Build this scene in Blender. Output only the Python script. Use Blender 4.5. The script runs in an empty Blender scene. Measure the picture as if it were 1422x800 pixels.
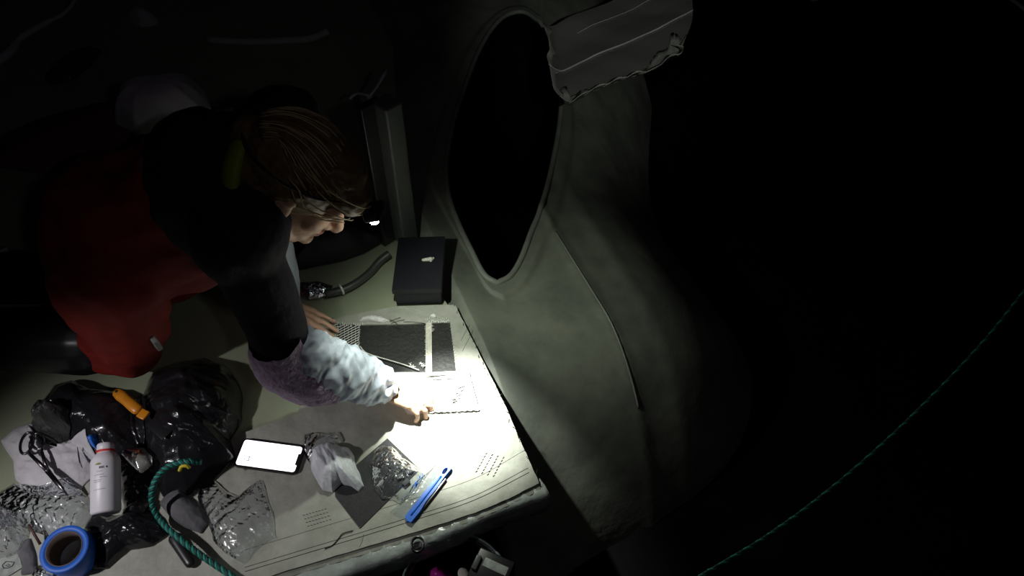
import bpy, bmesh, math, random
import numpy as np
from mathutils import Vector, Matrix, Quaternion
from mathutils.geometry import tessellate_polygon

S = bpy.context.scene
C = S.collection
PI = math.pi

# ------------------------------------------------------------------ camera
F = 1000.0                      # focal length in pixels of a 1422 x 800 frame
PITCH = math.radians(38.0)      # away from straight down
CAM_H = 1.5
cd = bpy.data.cameras.new('camera')
cam = bpy.data.objects.new('camera', cd)
C.objects.link(cam)
cam.location = (0, 0, CAM_H)
cam.rotation_euler = (PITCH, 0, 0)
cd.sensor_width = 36.0
cd.lens = 36.0 * F / 1422.0
cd.clip_start = 0.02
S.camera = cam

# ------------------------------------------------------------------ world, lights, exposure
w = bpy.data.worlds.new('night')
S.world = w
w.use_nodes = True
bgn = w.node_tree.nodes['Background']
bgn.inputs[0].default_value = (1.0, 0.72, 1.15, 1)
bgn.inputs[1].default_value = 0.0013
S.view_settings.view_transform = 'Standard'
S.view_settings.look = 'None'
S.view_settings.exposure = 0.0
S.view_settings.gamma = 1.0
S.view_settings.use_curve_mapping = False


def spot(name, loc, target, power, angle, blend, size, color):
    l = bpy.data.lights.new(name, 'SPOT')
    l.energy = power
    l.spot_size = math.radians(angle)
    l.spot_blend = blend
    l.shadow_soft_size = size
    l.color = color
    o = bpy.data.objects.new(name, l)
    C.objects.link(o)
    o.location = loc
    o.rotation_euler = (Vector(target) - Vector(loc)).to_track_quat('-Z', 'Y').to_euler()
    return o


LAMP = Vector((-0.262, 0.956, 0.512))          # headlamp on the forehead
LAMP_AIM = Vector((-0.140, 0.800, 0.0))
spot('headlamp_beam', LAMP + (LAMP_AIM - LAMP).normalized() * 0.03, LAMP_AIM, 72, 44, 1.0, 0.006, (0.97, 1.0, 0.93))
spot('headlamp_flood', LAMP + (LAMP_AIM - LAMP).normalized() * 0.03, (0.05, 0.83, 0.0), 8.0, 142, 0.8, 0.006, (0.93, 1.0, 0.86))
# a second torch standing on the deck off to the left
spot('side_torch', (-1.30, 0.22, 0.95), (-0.80, 0.46, 0.0), 26.0, 62, 1.0, 0.02, (1.0, 0.95, 0.98))
# two added camera-side spots: a narrow one to brighten the plastic sheet
spot('sheet_fill', (0.35, -0.25, 1.75), (0.42, 2.35, 0.0), 42.0, 25, 1.0, 0.03, (0.95, 1.0, 0.93))
spot('background_fill', (0.35, -0.25, 1.75), (-0.3, 1.0, 0.0), 2.3, 110, 1.0, 0.03, (1.0, 0.92, 1.0))  # added wide weak fill so the dark background objects show


# ------------------------------------------------------------------ layout helper
def at(px, py, z=0.0):
    """Point of the place at height z that the photograph shows at (px, py)."""
    h = (px - 711) / F
    v = (py - 400) / F
    s, c = math.sin(PITCH), math.cos(PITCH)
    d = Vector((h, s - v * c, -c - v * s))
    return Vector((0, 0, CAM_H)) + d * ((z - CAM_H) / d.z)


# ------------------------------------------------------------------ materials
def mat(name, color, rough=0.6, metal=0.0, noise=0.0, nscale=20.0, bump=0.0, bscale=60.0, coat=0.0,
        emit=None, estr=0.0, spec=0.5, color2=None, sheen=0.0, trans=0.0, detail=6.0):
    m = bpy.data.materials.new(name)
    m.use_nodes = True
    nt = m.node_tree
    b = nt.nodes['Principled BSDF']
    b.inputs['Base Color'].default_value = (*color, 1)
    b.inputs['Roughness'].default_value = rough
    b.inputs['Metallic'].default_value = metal
    b.inputs['Specular IOR Level'].default_value = spec
    b.inputs['Coat Weight'].default_value = coat
    b.inputs['Sheen Weight'].default_value = sheen
    b.inputs['Transmission Weight'].default_value = trans
    tc = nt.nodes.new('ShaderNodeTexCoord')
    if noise > 0 or color2:
        n = nt.nodes.new('ShaderNodeTexNoise')
        n.inputs['Scale'].default_value = nscale
        n.inputs['Detail'].default_value = detail
        n.inputs['Roughness'].default_value = 0.62
        nt.links.new(tc.outputs['Object'], n.inputs['Vector'])
        r = nt.nodes.new('ShaderNodeValToRGB')
        r.color_ramp.elements[0].position = 0.36
        r.color_ramp.elements[1].position = 0.66
        c2 = color2 if color2 else tuple(c * (1 - noise) for c in color)
        r.color_ramp.elements[0].color = (*c2, 1)
        r.color_ramp.elements[1].color = (*color, 1)
        nt.links.new(n.outputs['Fac'], r.inputs['Fac'])
        nt.links.new(r.outputs['Color'], b.inputs['Base Color'])
    if bump > 0:
        n2 = nt.nodes.new('ShaderNodeTexNoise')
        n2.inputs['Scale'].default_value = bscale
        n2.inputs['Detail'].default_value = 5
        nt.links.new(tc.outputs['Object'], n2.inputs['Vector'])
        bp = nt.nodes.new('ShaderNodeBump')
        bp.inputs['Strength'].default_value = bump
        bp.inputs['Distance'].default_value = 0.01
        nt.links.new(n2.outputs['Fac'], bp.inputs['Height'])
        nt.links.new(bp.outputs['Normal'], b.inputs['Normal'])
    if emit:
        b.inputs['Emission Color'].default_value = (*emit, 1)
        b.inputs['Emission Strength'].default_value = estr
    return m


def film(name, tint=(0.9, 0.93, 0.95), milk=0.1, rough=0.08, gloss=0.22, body=(0.7, 0.75, 0.78)):
    """thin clear plastic film: see-through, glossy creases, slightly milky"""
    m = bpy.data.materials.new(name)
    m.use_nodes = True
    nt = m.node_tree
    nt.nodes.clear()
    out = nt.nodes.new('ShaderNodeOutputMaterial')
    tr = nt.nodes.new('ShaderNodeBsdfTransparent')
    tr.inputs[0].default_value = (*tint, 1)
    df = nt.nodes.new('ShaderNodeBsdfDiffuse')
    df.inputs[0].default_value = (*body, 1)
    gl = nt.nodes.new('ShaderNodeBsdfGlossy')
    gl.inputs['Roughness'].default_value = rough
    tc = nt.nodes.new('ShaderNodeTexCoord')
    nz = nt.nodes.new('ShaderNodeTexNoise')
    nz.inputs['Scale'].default_value = 70
    nz.inputs['Detail'].default_value = 3
    nt.links.new(tc.outputs['Object'], nz.inputs['Vector'])
    bp = nt.nodes.new('ShaderNodeBump')
    bp.inputs['Strength'].default_value = 0.5
    bp.inputs['Distance'].default_value = 0.006
    nt.links.new(nz.outputs['Fac'], bp.inputs['Height'])
    nt.links.new(bp.outputs['Normal'], gl.inputs['Normal'])
    m1 = nt.nodes.new('ShaderNodeMixShader')
    m1.inputs[0].default_value = milk
    nt.links.new(tr.outputs[0], m1.inputs[1])
    nt.links.new(df.outputs[0], m1.inputs[2])
    fr = nt.nodes.new('ShaderNodeFresnel')
    fr.inputs[0].default_value = 1.45
    nt.links.new(bp.outputs['Normal'], fr.inputs['Normal'])
    mm = nt.nodes.new('ShaderNodeMath')
    mm.operation = 'ADD'
    mm.use_clamp = True
    mm.inputs[1].default_value = gloss * 0.4
    nt.links.new(fr.outputs[0], mm.inputs[0])
    m2 = nt.nodes.new('ShaderNodeMixShader')
    nt.links.new(mm.outputs[0], m2.inputs[0])
    nt.links.new(m1.outputs[0], m2.inputs[1])
    nt.links.new(gl.outputs[0], m2.inputs[2])
    nt.links.new(m2.outputs[0], out.inputs[0])
    return m


M = {
    'rubber': mat('rubber', (0.43, 0.44, 0.38), 0.75, color2=(0.31, 0.32, 0.27), nscale=14, bump=0.35, bscale=45),
    'rubber_edge': mat('rubber_edge', (0.30, 0.31, 0.26), 0.8, noise=0.4, nscale=40),
    'deck': mat('deck', (0.35, 0.39, 0.27), 0.38, noise=0.15, nscale=6, bump=0.08, bscale=15),
    'beam': mat('beam', (0.42, 0.47, 0.44), 0.25, noise=0.35, nscale=18, bump=0.5, bscale=28),
    'float': mat('float', (0.25, 0.27, 0.21), 0.62, color2=(0.135, 0.148, 0.125), nscale=6, bump=0.25, bscale=9, detail=9.0),
    'float_collar': mat('float_collar', (0.26, 0.28, 0.24), 0.6, noise=0.25, nscale=10),
    'black': mat('black', (0.008, 0.008, 0.009), 0.6),
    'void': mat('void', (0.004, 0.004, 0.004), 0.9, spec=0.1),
    'lower': mat('lower', (0.005, 0.005, 0.0055), 0.9, spec=0.03, noise=0.4, nscale=5),
    'panel': mat('panel', (0.022, 0.023, 0.021), 0.6, noise=0.4, nscale=60, bump=0.2, bscale=120),
    'white_cord': mat('white_cord', (0.8, 0.8, 0.76), 0.7),
    'dark_thread': mat('dark_thread', (0.035, 0.035, 0.03), 0.8),
    'tape_cream': mat('tape_cream', (0.72, 0.70, 0.60), 0.7, noise=0.2, nscale=80),
    'patch': mat('patch', (0.80, 0.81, 0.79), 0.7, noise=0.12, nscale=40, bump=0.3, bscale=90),
    'white_cloth': mat('white_cloth', (0.62, 0.61, 0.64), 0.85, noise=0.15, nscale=30, bump=0.3, bscale=60),
    'rag': mat('rag', (0.74, 0.78, 0.82), 0.6, noise=0.15, nscale=35, bump=0.3, bscale=90),
    'bag_black': mat('bag_black', (0.013, 0.013, 0.015), 0.17, bump=0.45, bscale=24, spec=0.6),
    'bag_grey': mat('bag_grey', (0.045, 0.047, 0.045), 0.22, bump=0.5, bscale=22, spec=0.7),
    'sand': mat('sand', (0.045, 0.046, 0.048), 0.85, noise=0.4, nscale=300, bump=0.3, bscale=400),
    'blue': mat('blue', (0.012, 0.16, 0.75), 0.35),
    'blue_tape': mat('blue_tape', (0.015, 0.13, 0.62), 0.5, noise=0.12, nscale=30),
    'card': mat('card', (0.13, 0.10, 0.085), 0.8, noise=0.2, nscale=40),
    'bottle': mat('bottle', (0.72, 0.71, 0.76), 0.4),
    'red': mat('red', (0.65, 0.03, 0.02), 0.5),
    'print': mat('print', (0.05, 0.06, 0.08), 0.6),
    'print_soft': mat('print_soft', (0.30, 0.31, 0.36), 0.6),
    'leaf': mat('leaf', (0.30, 0.36, 0.04), 0.6),
    'steel': mat('steel', (0.55, 0.54, 0.55), 0.25, metal=1.0),
    'dark_steel': mat('dark_steel', (0.16, 0.15, 0.16), 0.3, metal=1.0),
    'black_plastic': mat('black_plastic', (0.014, 0.014, 0.016), 0.35),
    'orange': mat('orange', (0.75, 0.28, 0.015), 0.35, noise=0.25, nscale=25),
    'brown': mat('brown', (0.10, 0.045, 0.03), 0.6, noise=0.3, nscale=50),
    'green_a': mat('green_a', (0.006, 0.07, 0.06), 0.6, noise=0.5, nscale=160),
    'green_b': mat('green_b', (0.015, 0.24, 0.19), 0.6),
    'yellow': mat('yellow', (0.65, 0.55, 0.03), 0.6),
    'grey_fabric': mat('grey_fabric', (0.13, 0.13, 0.14), 0.85, noise=0.3, nscale=30, bump=0.3, bscale=80),
    'screen': mat('screen', (0.9, 0.85, 0.9), 0.3, emit=(1.0, 0.93, 0.99), estr=1.6),
    'icon': mat('icon', (0.3, 0.35, 0.4), 0.5, emit=(0.30, 0.34, 0.45), estr=0.5),
    'icon_green': mat('icon_green', (0.3, 0.45, 0.2), 0.5, emit=(0.5, 0.75, 0.4), estr=0.6),
    'film': film('film', milk=0.03, gloss=0.05),
    'film_milky': film('film_milky', milk=0.2, gloss=0.12),
    'film_sheet': film('film_sheet', tint=(0.55, 0.57, 0.55), milk=0.34, rough=0.2, gloss=0.2, body=(0.62, 0.62, 0.56)),
    'foil': mat('foil', (0.75, 0.78, 0.85), 0.12, metal=1.0, bump=0.6, bscale=40),
    'skin': mat('skin', (0.70, 0.43, 0.29), 0.5, noise=0.12, nscale=25, bump=0.12, bscale=120),
    'lip': mat('lip', (0.45, 0.16, 0.13), 0.45),
    'nail': mat('nail', (0.62, 0.40, 0.34), 0.3),
    'hair': mat('hair', (0.20, 0.13, 0.06), 0.45, noise=0.45, nscale=60),
    'hair_light': mat('hair_light', (0.55, 0.42, 0.22), 0.4),
    'jacket': mat('jacket', (0.016, 0.010, 0.020), 0.85, noise=0.3, nscale=30, bump=0.3, bscale=70, sheen=0.0),
    'fleece': mat('fleece', (0.44, 0.30, 0.46), 0.95, noise=0.4, nscale=55, bump=0.8, bscale=150, sheen=0.3),
    'overalls': mat('overalls', (0.27, 0.016, 0.008), 0.7, noise=0.3, nscale=10, bump=0.35, bscale=25),
    'hivis': mat('hivis', (0.22, 0.27, 0.01), 0.6),
    'sleeve': mat('sleeve', (0.60, 0.67, 0.77), 0.42, noise=0.1, nscale=20, bump=0.25, bscale=40),
    'case': mat('case', (0.008, 0.009, 0.017), 0.55, noise=0.3, nscale=12),
    'case_lid': mat('case_lid', (0.013, 0.014, 0.019), 0.5, noise=0.3, nscale=12),
    'post': mat('post', (0.11, 0.125, 0.11), 0.5, noise=0.2, nscale=8),
    'hem': mat('hem', (0.55, 0.57, 0.50), 0.4, noise=0.3, nscale=30, bump=0.4, bscale=25),
    'pale': mat('pale', (0.62, 0.60, 0.62), 0.7, noise=0.2, nscale=14, bump=0.3, bscale=20),
    'dim_red': mat('dim_red', (0.16, 0.05, 0.055), 0.8, noise=0.3, nscale=12),
    'bucket_rim': mat('bucket_rim', (0.16, 0.20, 0.21), 0.45),
    'hose': mat('hose', (0.06, 0.065, 0.06), 0.4),
    'magenta': mat('magenta', (0.33, 0.015, 0.22), 0.25, bump=0.3, bscale=30),
    'label_grey': mat('label_grey', (0.36, 0.40, 0.36), 0.6, noise=0.4, nscale=90),
    'glass_lens': mat('lamp_lens', (0.9, 0.9, 0.9), 0.1, emit=(0.95, 1.0, 0.95), estr=40.0),
    'reflect': mat('reflective_badge', (0.40, 0.42, 0.38), 0.35, noise=0.4, nscale=120),
}


# ------------------------------------------------------------------ builders
def link(name, me, m=None, parent=None, smooth=True):
    o = bpy.data.objects.new(name, me)
    C.objects.link(o)
    if m is not None:
        for mm in (m if isinstance(m, (list, tuple)) else [m]):
            me.materials.append(M[mm])
    if smooth and len(me.polygons):
        me.polygons.foreach_set('use_smooth', [True] * len(me.polygons))
    if parent is not None:
        o.parent = parent
        o.matrix_parent_inverse = parent.matrix_basis.inverted()
    return o


def obj(name, bm, m, parent=None, smooth=True):
    me = bpy.data.meshes.new(name)
    bmesh.ops.recalc_face_normals(bm, faces=bm.faces[:])
    bm.to_mesh(me)
    bm.free()
    return link(name, me, m, parent, smooth)


def tag(o, label, cat, group=None):
    o['label'] = label
    o['category'] = cat
    if group:
        o['group'] = group
    return o


def thing(name, label, cat, loc=(0, 0, 0), group=None):
    o = bpy.data.objects.new(name, None)
    o.empty_display_size = 0.05
    C.objects.link(o)
    o.location = loc
    return tag(o, label, cat, group)


def struct(o):
    o['kind'] = 'structure'
    return o


def stuff(o):
    o['kind'] = 'stuff'
    return o


def frame(d, up=Vector((0, 0, 1))):
    d = d.normalized()
    if abs(d.dot(up)) > 0.98:
        up = Vector((0, 1, 0))
    a = up.cross(d).normalized()
    return a, d.cross(a)


def catmull(pts, n):
    pts = [Vector(p) for p in pts]
    P = [pts[0] * 2 - pts[1]] + pts + [pts[-1] * 2 - pts[-2]]
    out = []
    segs = len(pts) - 1
    for i in range(n + 1):
        t = i / n * segs
        k = min(int(t), segs - 1)
        t -= k
        a, b, c, d = P[k:k + 4]
        out.append(0.5 * (2 * b + (c - a) * t + (2 * a - 5 * b + 4 * c - d) * t * t + (3 * b - 3 * c + d - a) * t ** 3))
    return out


def interp(vals, n):
    segs = len(vals) - 1
    out = []
    for i in range(n + 1):
        t = i / n * segs
        k = min(int(t), segs - 1)
        out.append(vals[k] + (vals[k + 1] - vals[k]) * (t - k))
    return out


def tube(bm, pts, r, seg=10, closed=False, cap=True, flat=1.0):
    n = len(pts)
    rs = r if isinstance(r, (list, tuple)) else [r] * n
    rings = []
    a = None
    for i in range(n):
        d = (pts[(i + 1) % n] - pts[i - 1]) if closed else (pts[min(i + 1, n - 1)] - pts[max(i - 1, 0)])
        d = d.normalized()
        if a is None:
            a, _ = frame(d)
        a = (a - d * a.dot(d)).normalized()
        b = d.cross(a)
        rings.append([bm.verts.new(pts[i] + a * math.cos(2 * PI * k / seg) * rs[i] + b * math.sin(2 * PI * k / seg) * rs[i] * flat)
                      for k in range(seg)])
    m = n if closed else n - 1
    for i in range(m):
        A, B = rings[i], rings[(i + 1) % n]
        for k in range(seg):
            bm.faces.new((A[k], A[(k + 1) % seg], B[(k + 1) % seg], B[k]))
    if cap and not closed:
        bm.faces.new(rings[0][::-1])
        bm.faces.new(rings[-1])
    return bm


def capsule(bm, p1, p2, r1, r2, seg=14, flat=1.0, up=None):
    p1, p2 = Vector(p1), Vector(p2)
    d = p2 - p1
    L = max(d.length, 1e-6)
    dn = d / L
    pts, rs = [], []
    for k in range(1, 5):
        t = PI / 2 * k / 4
        pts.append(p1 - dn * r1 * math.cos(t)); rs.append(r1 * math.sin(t))
    for k in range(1, 6):
        t = k / 6
        pts.append(p1 + d * t); rs.append(r1 + (r2 - r1) * t)
    for k in range(0, 4):
        t = PI / 2 * k / 4
        pts.append(p2 + dn * r2 * math.sin(t)); rs.append(r2 * math.cos(t))
    if up is None:
        tube(bm, pts, rs, seg)
    else:
        a, b = frame(dn, Vector(up))
        rings = [[bm.verts.new(p + a * math.cos(2 * PI * k / seg) * r + b * math.sin(2 * PI * k / seg) * r * flat) for k in range(seg)]
                 for p, r in zip(pts, rs)]
        for A, B in zip(rings, rings[1:]):
            for k in range(seg):
                bm.faces.new((A[k], A[(k + 1) % seg], B[(k + 1) % seg], B[k]))
        bm.faces.new(rings[0][::-1]); bm.faces.new(rings[-1])


def ellipsoid(bm, c, rx, ry, rz, rot=None, sub=3):
    mtx = Matrix.Translation(Vector(c)) @ (rot.to_4x4() if rot else Matrix()) @ Matrix.Diagonal((rx, ry, rz, 1))
    bmesh.ops.create_icosphere(bm, subdivisions=sub, radius=1, matrix=mtx)


def box(bm, c, sx, sy, sz, rot=None, bev=0.0):
    mtx = Matrix.Translation(Vector(c)) @ (rot.to_4x4() if rot else Matrix()) @ Matrix.Diagonal((sx, sy, sz, 1))
    g = bmesh.ops.create_cube(bm, size=1, matrix=mtx)
    if bev:
        es = list({e for v in g['verts'] for e in v.link_edges})
        bmesh.ops.bevel(bm, geom=es, offset=bev, segments=3, affect='EDGES', profile=0.5)


def lathe(bm, axis_p, axis_d, prof, seg=40):
    d = Vector(axis_d).normalized()
    a, b = frame(d)
    rings = []
    for (r, h) in prof:
        c = Vector(axis_p) + d * h
        rings.append([bm.verts.new(c + a * r * math.cos(2 * PI * k / seg) + b * r * math.sin(2 * PI * k / seg)) for k in range(seg)])
    for A, B in zip(rings, rings[1:]):
        for k in range(seg):
            bm.faces.new((A[k], A[(k + 1) % seg], B[(k + 1) % seg], B[k]))
    return rings


def prism(bm, poly, z0, z1, holes=()):
    """solid slab from a plan polygon (Vectors), with optional holes"""
    loops = [poly] + list(holes)
    tris = tessellate_polygon([[Vector((p.x, p.y, 0)) for p in l] for l in loops])
    flat = [p for l in loops for p in l]
    top = [bm.verts.new((p.x, p.y, z1)) for p in flat]
    bot = [bm.verts.new((p.x, p.y, z0)) for p in flat]
    for t in tris:
        try:
            bm.faces.new([top[i] for i in t])
            bm.faces.new([bot[i] for i in reversed(t)])
        except ValueError:
            pass
    k = 0
    for l in loops:
        n = len(l)
        for i in range(n):
            a, b = k + i, k + (i + 1) % n
            bm.faces.new((top[a], bot[a], bot[b], top[b]))
        k += n


def hashn(ix, iy, iz, seed):
    h = (ix * 374761393 + iy * 668265263 + iz * 2147483647 + seed * 1442695041) & 0xffffffff
    h = ((h ^ (h >> 13)) * 1274126177) & 0xffffffff
    h = h ^ (h >> 16)
    return (h & 0xffff) / 65535.0


def vnoise(p, seed=0):
    """value noise on an (n,3) array"""
    i = np.floor(p).astype(np.int64)
    f = p - i
    f = f * f * (3 - 2 * f)
    r = 0
    for dx in (0, 1):
        for dy in (0, 1):
            for dz in (0, 1):
                wgt = (f[:, 0] if dx else 1 - f[:, 0]) * (f[:, 1] if dy else 1 - f[:, 1]) * (f[:, 2] if dz else 1 - f[:, 2])
                r = r + wgt * hashn(i[:, 0] + dx, i[:, 1] + dy, i[:, 2] + dz, seed)
    return r


def crease(p, freq, seed):
    """sharp random folds in 0..1, like crushed film"""
    rng = np.random.RandomState(seed)
    wp = p * freq
    wp = wp + 0.9 * np.stack([vnoise(wp * 0.5 + 11, seed + k) for k in range(3)], 1)
    r = 0
    for k in range(5):
        d = rng.randn(3); d /= np.linalg.norm(d)
        t = np.abs(((wp @ d) * (0.6 + 0.25 * k) + rng.rand()) % 1.0 - 0.5) * 2
        r = r + t * (1.0 / (1 + 0.5 * k))
    return r / 2.9


def displace(me, amp, freq, seed, kind='crease', mask=None):
    n = len(me.vertices)
    co = np.empty(n * 3); me.vertices.foreach_get('co', co); co = co.reshape(-1, 3)
    no = np.empty(n * 3, dtype=np.float32); me.vertices.foreach_get('normal', no); no = no.reshape(-1, 3)
    h = (crease(co, freq, seed) if kind == 'crease' else vnoise(co * freq, seed)) - 0.5
    if mask is not None:
        h = h * mask(co)
    co = co + no * (h * amp * 2)[:, None]
    me.vertices.foreach_set('co', co.reshape(-1))
    me.update()


def resample(poly, n):
    pts = [Vector(p) for p in poly]
    L = [0]
    m = len(pts)
    for i in range(m):
        L.append(L[-1] + (pts[(i + 1) % m] - pts[i]).length)
    out = []
    for k in range(n):
        s = L[-1] * k / n
        i = max(j for j in range(m) if L[j] <= s)
        t = (s - L[i]) / max(L[i + 1] - L[i], 1e-9)
        out.append(pts[i].lerp(pts[(i + 1) % m], t))
    return out


def heap(name, pix, h, m, seed, freq=14, z0=0.002, amp=0.6, power=2.2, parent=None, n=110, rings=34, edge=0.006, smooth=True, on=(), crinkle=1.0, along=None):
    """crumpled bag, cloth or film lying on something: outline in plan, dome height h, sharp folds"""
    base = [at(x, y, z0) for x, y in pix]
    out = resample(base, n)
    c = sum(out, Vector()) / n
    rng = random.Random(seed)
    P = []
    R = []
    for k in range(rings + 1):
        t = k / rings
        for i in range(n):
            q = c.lerp(out[i], t)
            P.append((q.x, q.y, 0)); R.append(t)
    P = np.array(P); R = np.array(R)
    jit = crease(P, freq * 1.3, seed + 5) - 0.5
    cc = np.array((c.x, c.y, 0))
    P[:, :2] += ((P - cc)[:, :2]) * (jit * 0.10 * R)[:, None]
    big = vnoise(P * freq * 0.45, seed)
    freq = freq * crinkle
    Q = P.copy()
    if along is not None:                       # long folds running one way
        al = np.array((along[0], along[1], 0.0)); al /= np.linalg.norm(al)
        Q = P - np.outer(P @ al, al) * 0.72
    f = crease(Q, freq, seed + 1) * 0.65 + crease(Q, freq * 2.3, seed + 2) * 0.35
    env = (1 - R ** power)
    z = z0 + edge * (0.4 + f) * (0.3 + 0.7 * np.minimum(1, (1 - R) * 8)) + h * env * (1 - amp + amp * (0.7 * f + 0.6 * big))
    ZB = np.full(len(P), z0)
    for o in on:                                # rest on what already lies there
        for me_ in [o.data] if o.data else [c_.data for c_ in o.children]:
            q = np.empty(len(me_.vertices) * 3)
            me_.vertices.foreach_get('co', q)
            q = q.reshape(-1, 3)
            d2 = (P[:, None, 0] - q[None, :, 0]) ** 2 + (P[:, None, 1] - q[None, :, 1]) ** 2
            j = d2.argmin(1)
            hz = np.where(d2[np.arange(len(P)), j] < 0.008 ** 2, q[j, 2] + 0.003, z0)
            ZB = np.maximum(ZB, hz)
    z = z - z0 + ZB
    P[:, 2] = z
    me = bpy.data.meshes.new(name)
    faces = []
    for k in range(rings):
        for i in range(n):
            a, b = k * n + i, k * n + (i + 1) % n
            if k == 0:
                faces.append((0, n + i, n + (i + 1) % n))
            else:
                faces.append((a, a + n, b + n, b))
    nv = len(P)
    skirt = [(P[rings * n + i, 0], P[rings * n + i, 1], ZB[rings * n + i]) for i in range(n)]
    V = [tuple(p) for p in P] + skirt
    for i in range(n):
        a, b = rings * n + i, rings * n + (i + 1) % n
        faces.append((a, nv + i, nv + (i + 1) % n, b))
    me.from_pydata(V, [], faces)
    me.update()
    return link(name, me, m, parent, smooth)


def remesh(bm, voxel, smooth=4, factor=0.5):
    bmesh.ops.recalc_face_normals(bm, faces=bm.faces[:])
    me = bpy.data.meshes.new('tmp'); bm.to_mesh(me); bm.free()
    o = bpy.data.objects.new('tmp', me); C.objects.link(o)
    r = o.modifiers.new('r', 'REMESH'); r.mode = 'VOXEL'; r.voxel_size = voxel
    s = o.modifiers.new('s', 'SMOOTH'); s.factor = factor; s.iterations = smooth
    dg = bpy.context.evaluated_depsgraph_get(); dg.update()
    res = bpy.data.meshes.new_from_object(o.evaluated_get(dg))
    bpy.data.objects.remove(o); bpy.data.meshes.remove(me)
    return res


def rope_pts(pts, n):
    return catmull(pts, n)


def strands(bm, pts, r, turns, k, count=3, seg=6, part=None):
    """one helical strand of a laid rope"""
    out = []
    n = len(pts)
    a = None
    for i in range(n):
        d = (pts[min(i + 1, n - 1)] - pts[max(i - 1, 0)]).normalized()
        if a is None:
            a, _ = frame(d)
        a = (a - d * a.dot(d)).normalized()
        b = d.cross(a)
        t = 2 * PI * (turns * i / (n - 1) + k / count)
        out.append(pts[i] + (a * math.cos(t) + b * math.sin(t)) * r * 0.52)
    tube(bm, out, r * 0.56, seg)


# ================================================================== STRUCTURE
# far below everything: dark netting floor of the boat
bm = bmesh.new()
box(bm, (0.5, 3.0, -0.62), 9, 9, 0.04)
struct(obj('floor', bm, 'lower', smooth=False))

# deck under the rubber sheet
bm = bmesh.new()
deck_poly = [at(630, 432), at(738, 668), at(655, 706), at(575, 732), at(495, 756), at(396, 786), at(300, 830), at(-400, 980),
             Vector((-2.3, 0.4, 0)), Vector((-2.3, 2.6, 0)), at(470, -80), at(545, 60), at(560, 330)]
prism(bm, deck_poly, -0.022, -0.0125)
struct(obj('floor', bm, 'deck', smooth=False))

# plastic-covered beam along the near edge of the deck
bm = bmesh.new()
top = [(764, 690), (700, 712), (640, 738), (560, 772), (480, 800), (380, 840)]
far = [(752, 668), (690, 690), (630, 714), (560, 738), (480, 764), (380, 800)]
NS = 60
A = catmull([at(x, y, -0.0165) for x, y in far], NS)
B = catmull([at(x, y, -0.0165) for x, y in top], NS)
rows = []
rngp = random.Random(3)
for i in range(NS + 1):
    out = (B[i] - A[i])
    row = []
    for k, (t, dz) in enumerate([(-0.25, -0.09), (-0.2, -0.004), (0.12, 0.002), (0.34, 0.009), (0.68, 0.0105), (0.95, 0.009), (1.04, -0.004), (1.0, -0.07), (0.9, -0.09)]):
        p = A[i] + out * t
        p.z += dz + 0.0025 * math.sin(i * 1.7 + k) * rngp.random()
        row.append(bm.verts.new(p))
    rows.append(row)
for i in range(NS):
    for k in range(8):
        bm.faces.new((rows[i][k], rows[i + 1][k], rows[i + 1][k + 1], rows[i][k + 1]))
    bm.faces.new((rows[i][8], rows[i + 1][8], rows[i + 1][0], rows[i][0]))
bm.faces.new(rows[0]); bm.faces.new(rows[-1][::-1])
struct(obj('trim_1', bm, 'beam'))

# ------------------------------------------------------------------ the inflatable float
P1, P2 = at(632, 423), at(748, 672)
ED = (P2 - P1).normalized()
EN = Vector((-ED.y, ED.x, 0))
if EN.x < 0:
    EN = -EN
UR = 0.385


def fz(s, u):
    t = min(max((-0.35 - s) / 1.3, 0), 1)
    wd = 0.55 * t * t * (3 - 2 * t)
    v = u - wd
    z = -0.055 - 0.09 * max(v, 0) - 0.012 * math.sin(min(max(v / UR, 0), 1) * PI)
    if u < 0.03:
        z -= (0.03 - u) * 0.9
    z += 0.045 * math.exp(-(max(u, 0) / 0.09) ** 2) + 0.006 * math.exp(-((v - UR) / 0.016) ** 2) + 0.005 * math.exp(-((v - UR - 0.13) / 0.03) ** 2)
    if v > UR:
        z -= 0.16 * (v - UR)
    if v > UR + 0.13:
        z -= 1.7 * (v - UR - 0.13) ** 2
    e = s - 0.13 + 0.06 * u
    if e > 0:
        z -= 2.6 * e ** 2
    return max(z, -0.85)


def fpt(s, u, dz=0.0):
    p = P1 + ED * s + EN * u
    return Vector((p.x, p.y, fz(s, u) + dz))


def on_float(px, py):
    z = -0.08
    for _ in range(30):
        p = at(px, py, z)
        q = p - P1
        s, u = q.dot(ED), q.dot(EN)
        z = 0.6 * z + 0.4 * max(fz(s, u), -0.4)
    return s, u


mouth_px = [(690, 396), (709, 386), (724, 362), (738, 325), (752, 288), (766, 236), (776, 180), (779, 140), (776, 100), (766, 62), (750, 34),
            (728, 20), (704, 24), (684, 42), (664, 76), (646, 122), (630, 172), (620, 226), (622, 270), (636, 312), (654, 350), (672, 384)]
mouth = [Vector((*on_float(x, y), 0)) for x, y in mouth_px]
NB = 240
mb = resample(catmull(mouth + [mouth[0]], 300)[:-1], NB)
mc = sum(mb, Vector()) / NB
bm = bmesh.new()
smin, smax, umin, umax = -2.6, 0.78, -0.06, 1.35
rows = []
# outer boundary point for each mouth point, going round the rectangle in step with the mouth
outer = resample([Vector((smax, umin, 0)), Vector((smax, umax, 0)), Vector((smin, umax, 0)), Vector((smin, umin, 0))], 480)


def area2(l):
    return sum(l[i].x * l[(i + 1) % len(l)].y - l[(i + 1) % len(l)].x * l[i].y for i in range(len(l)))


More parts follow.
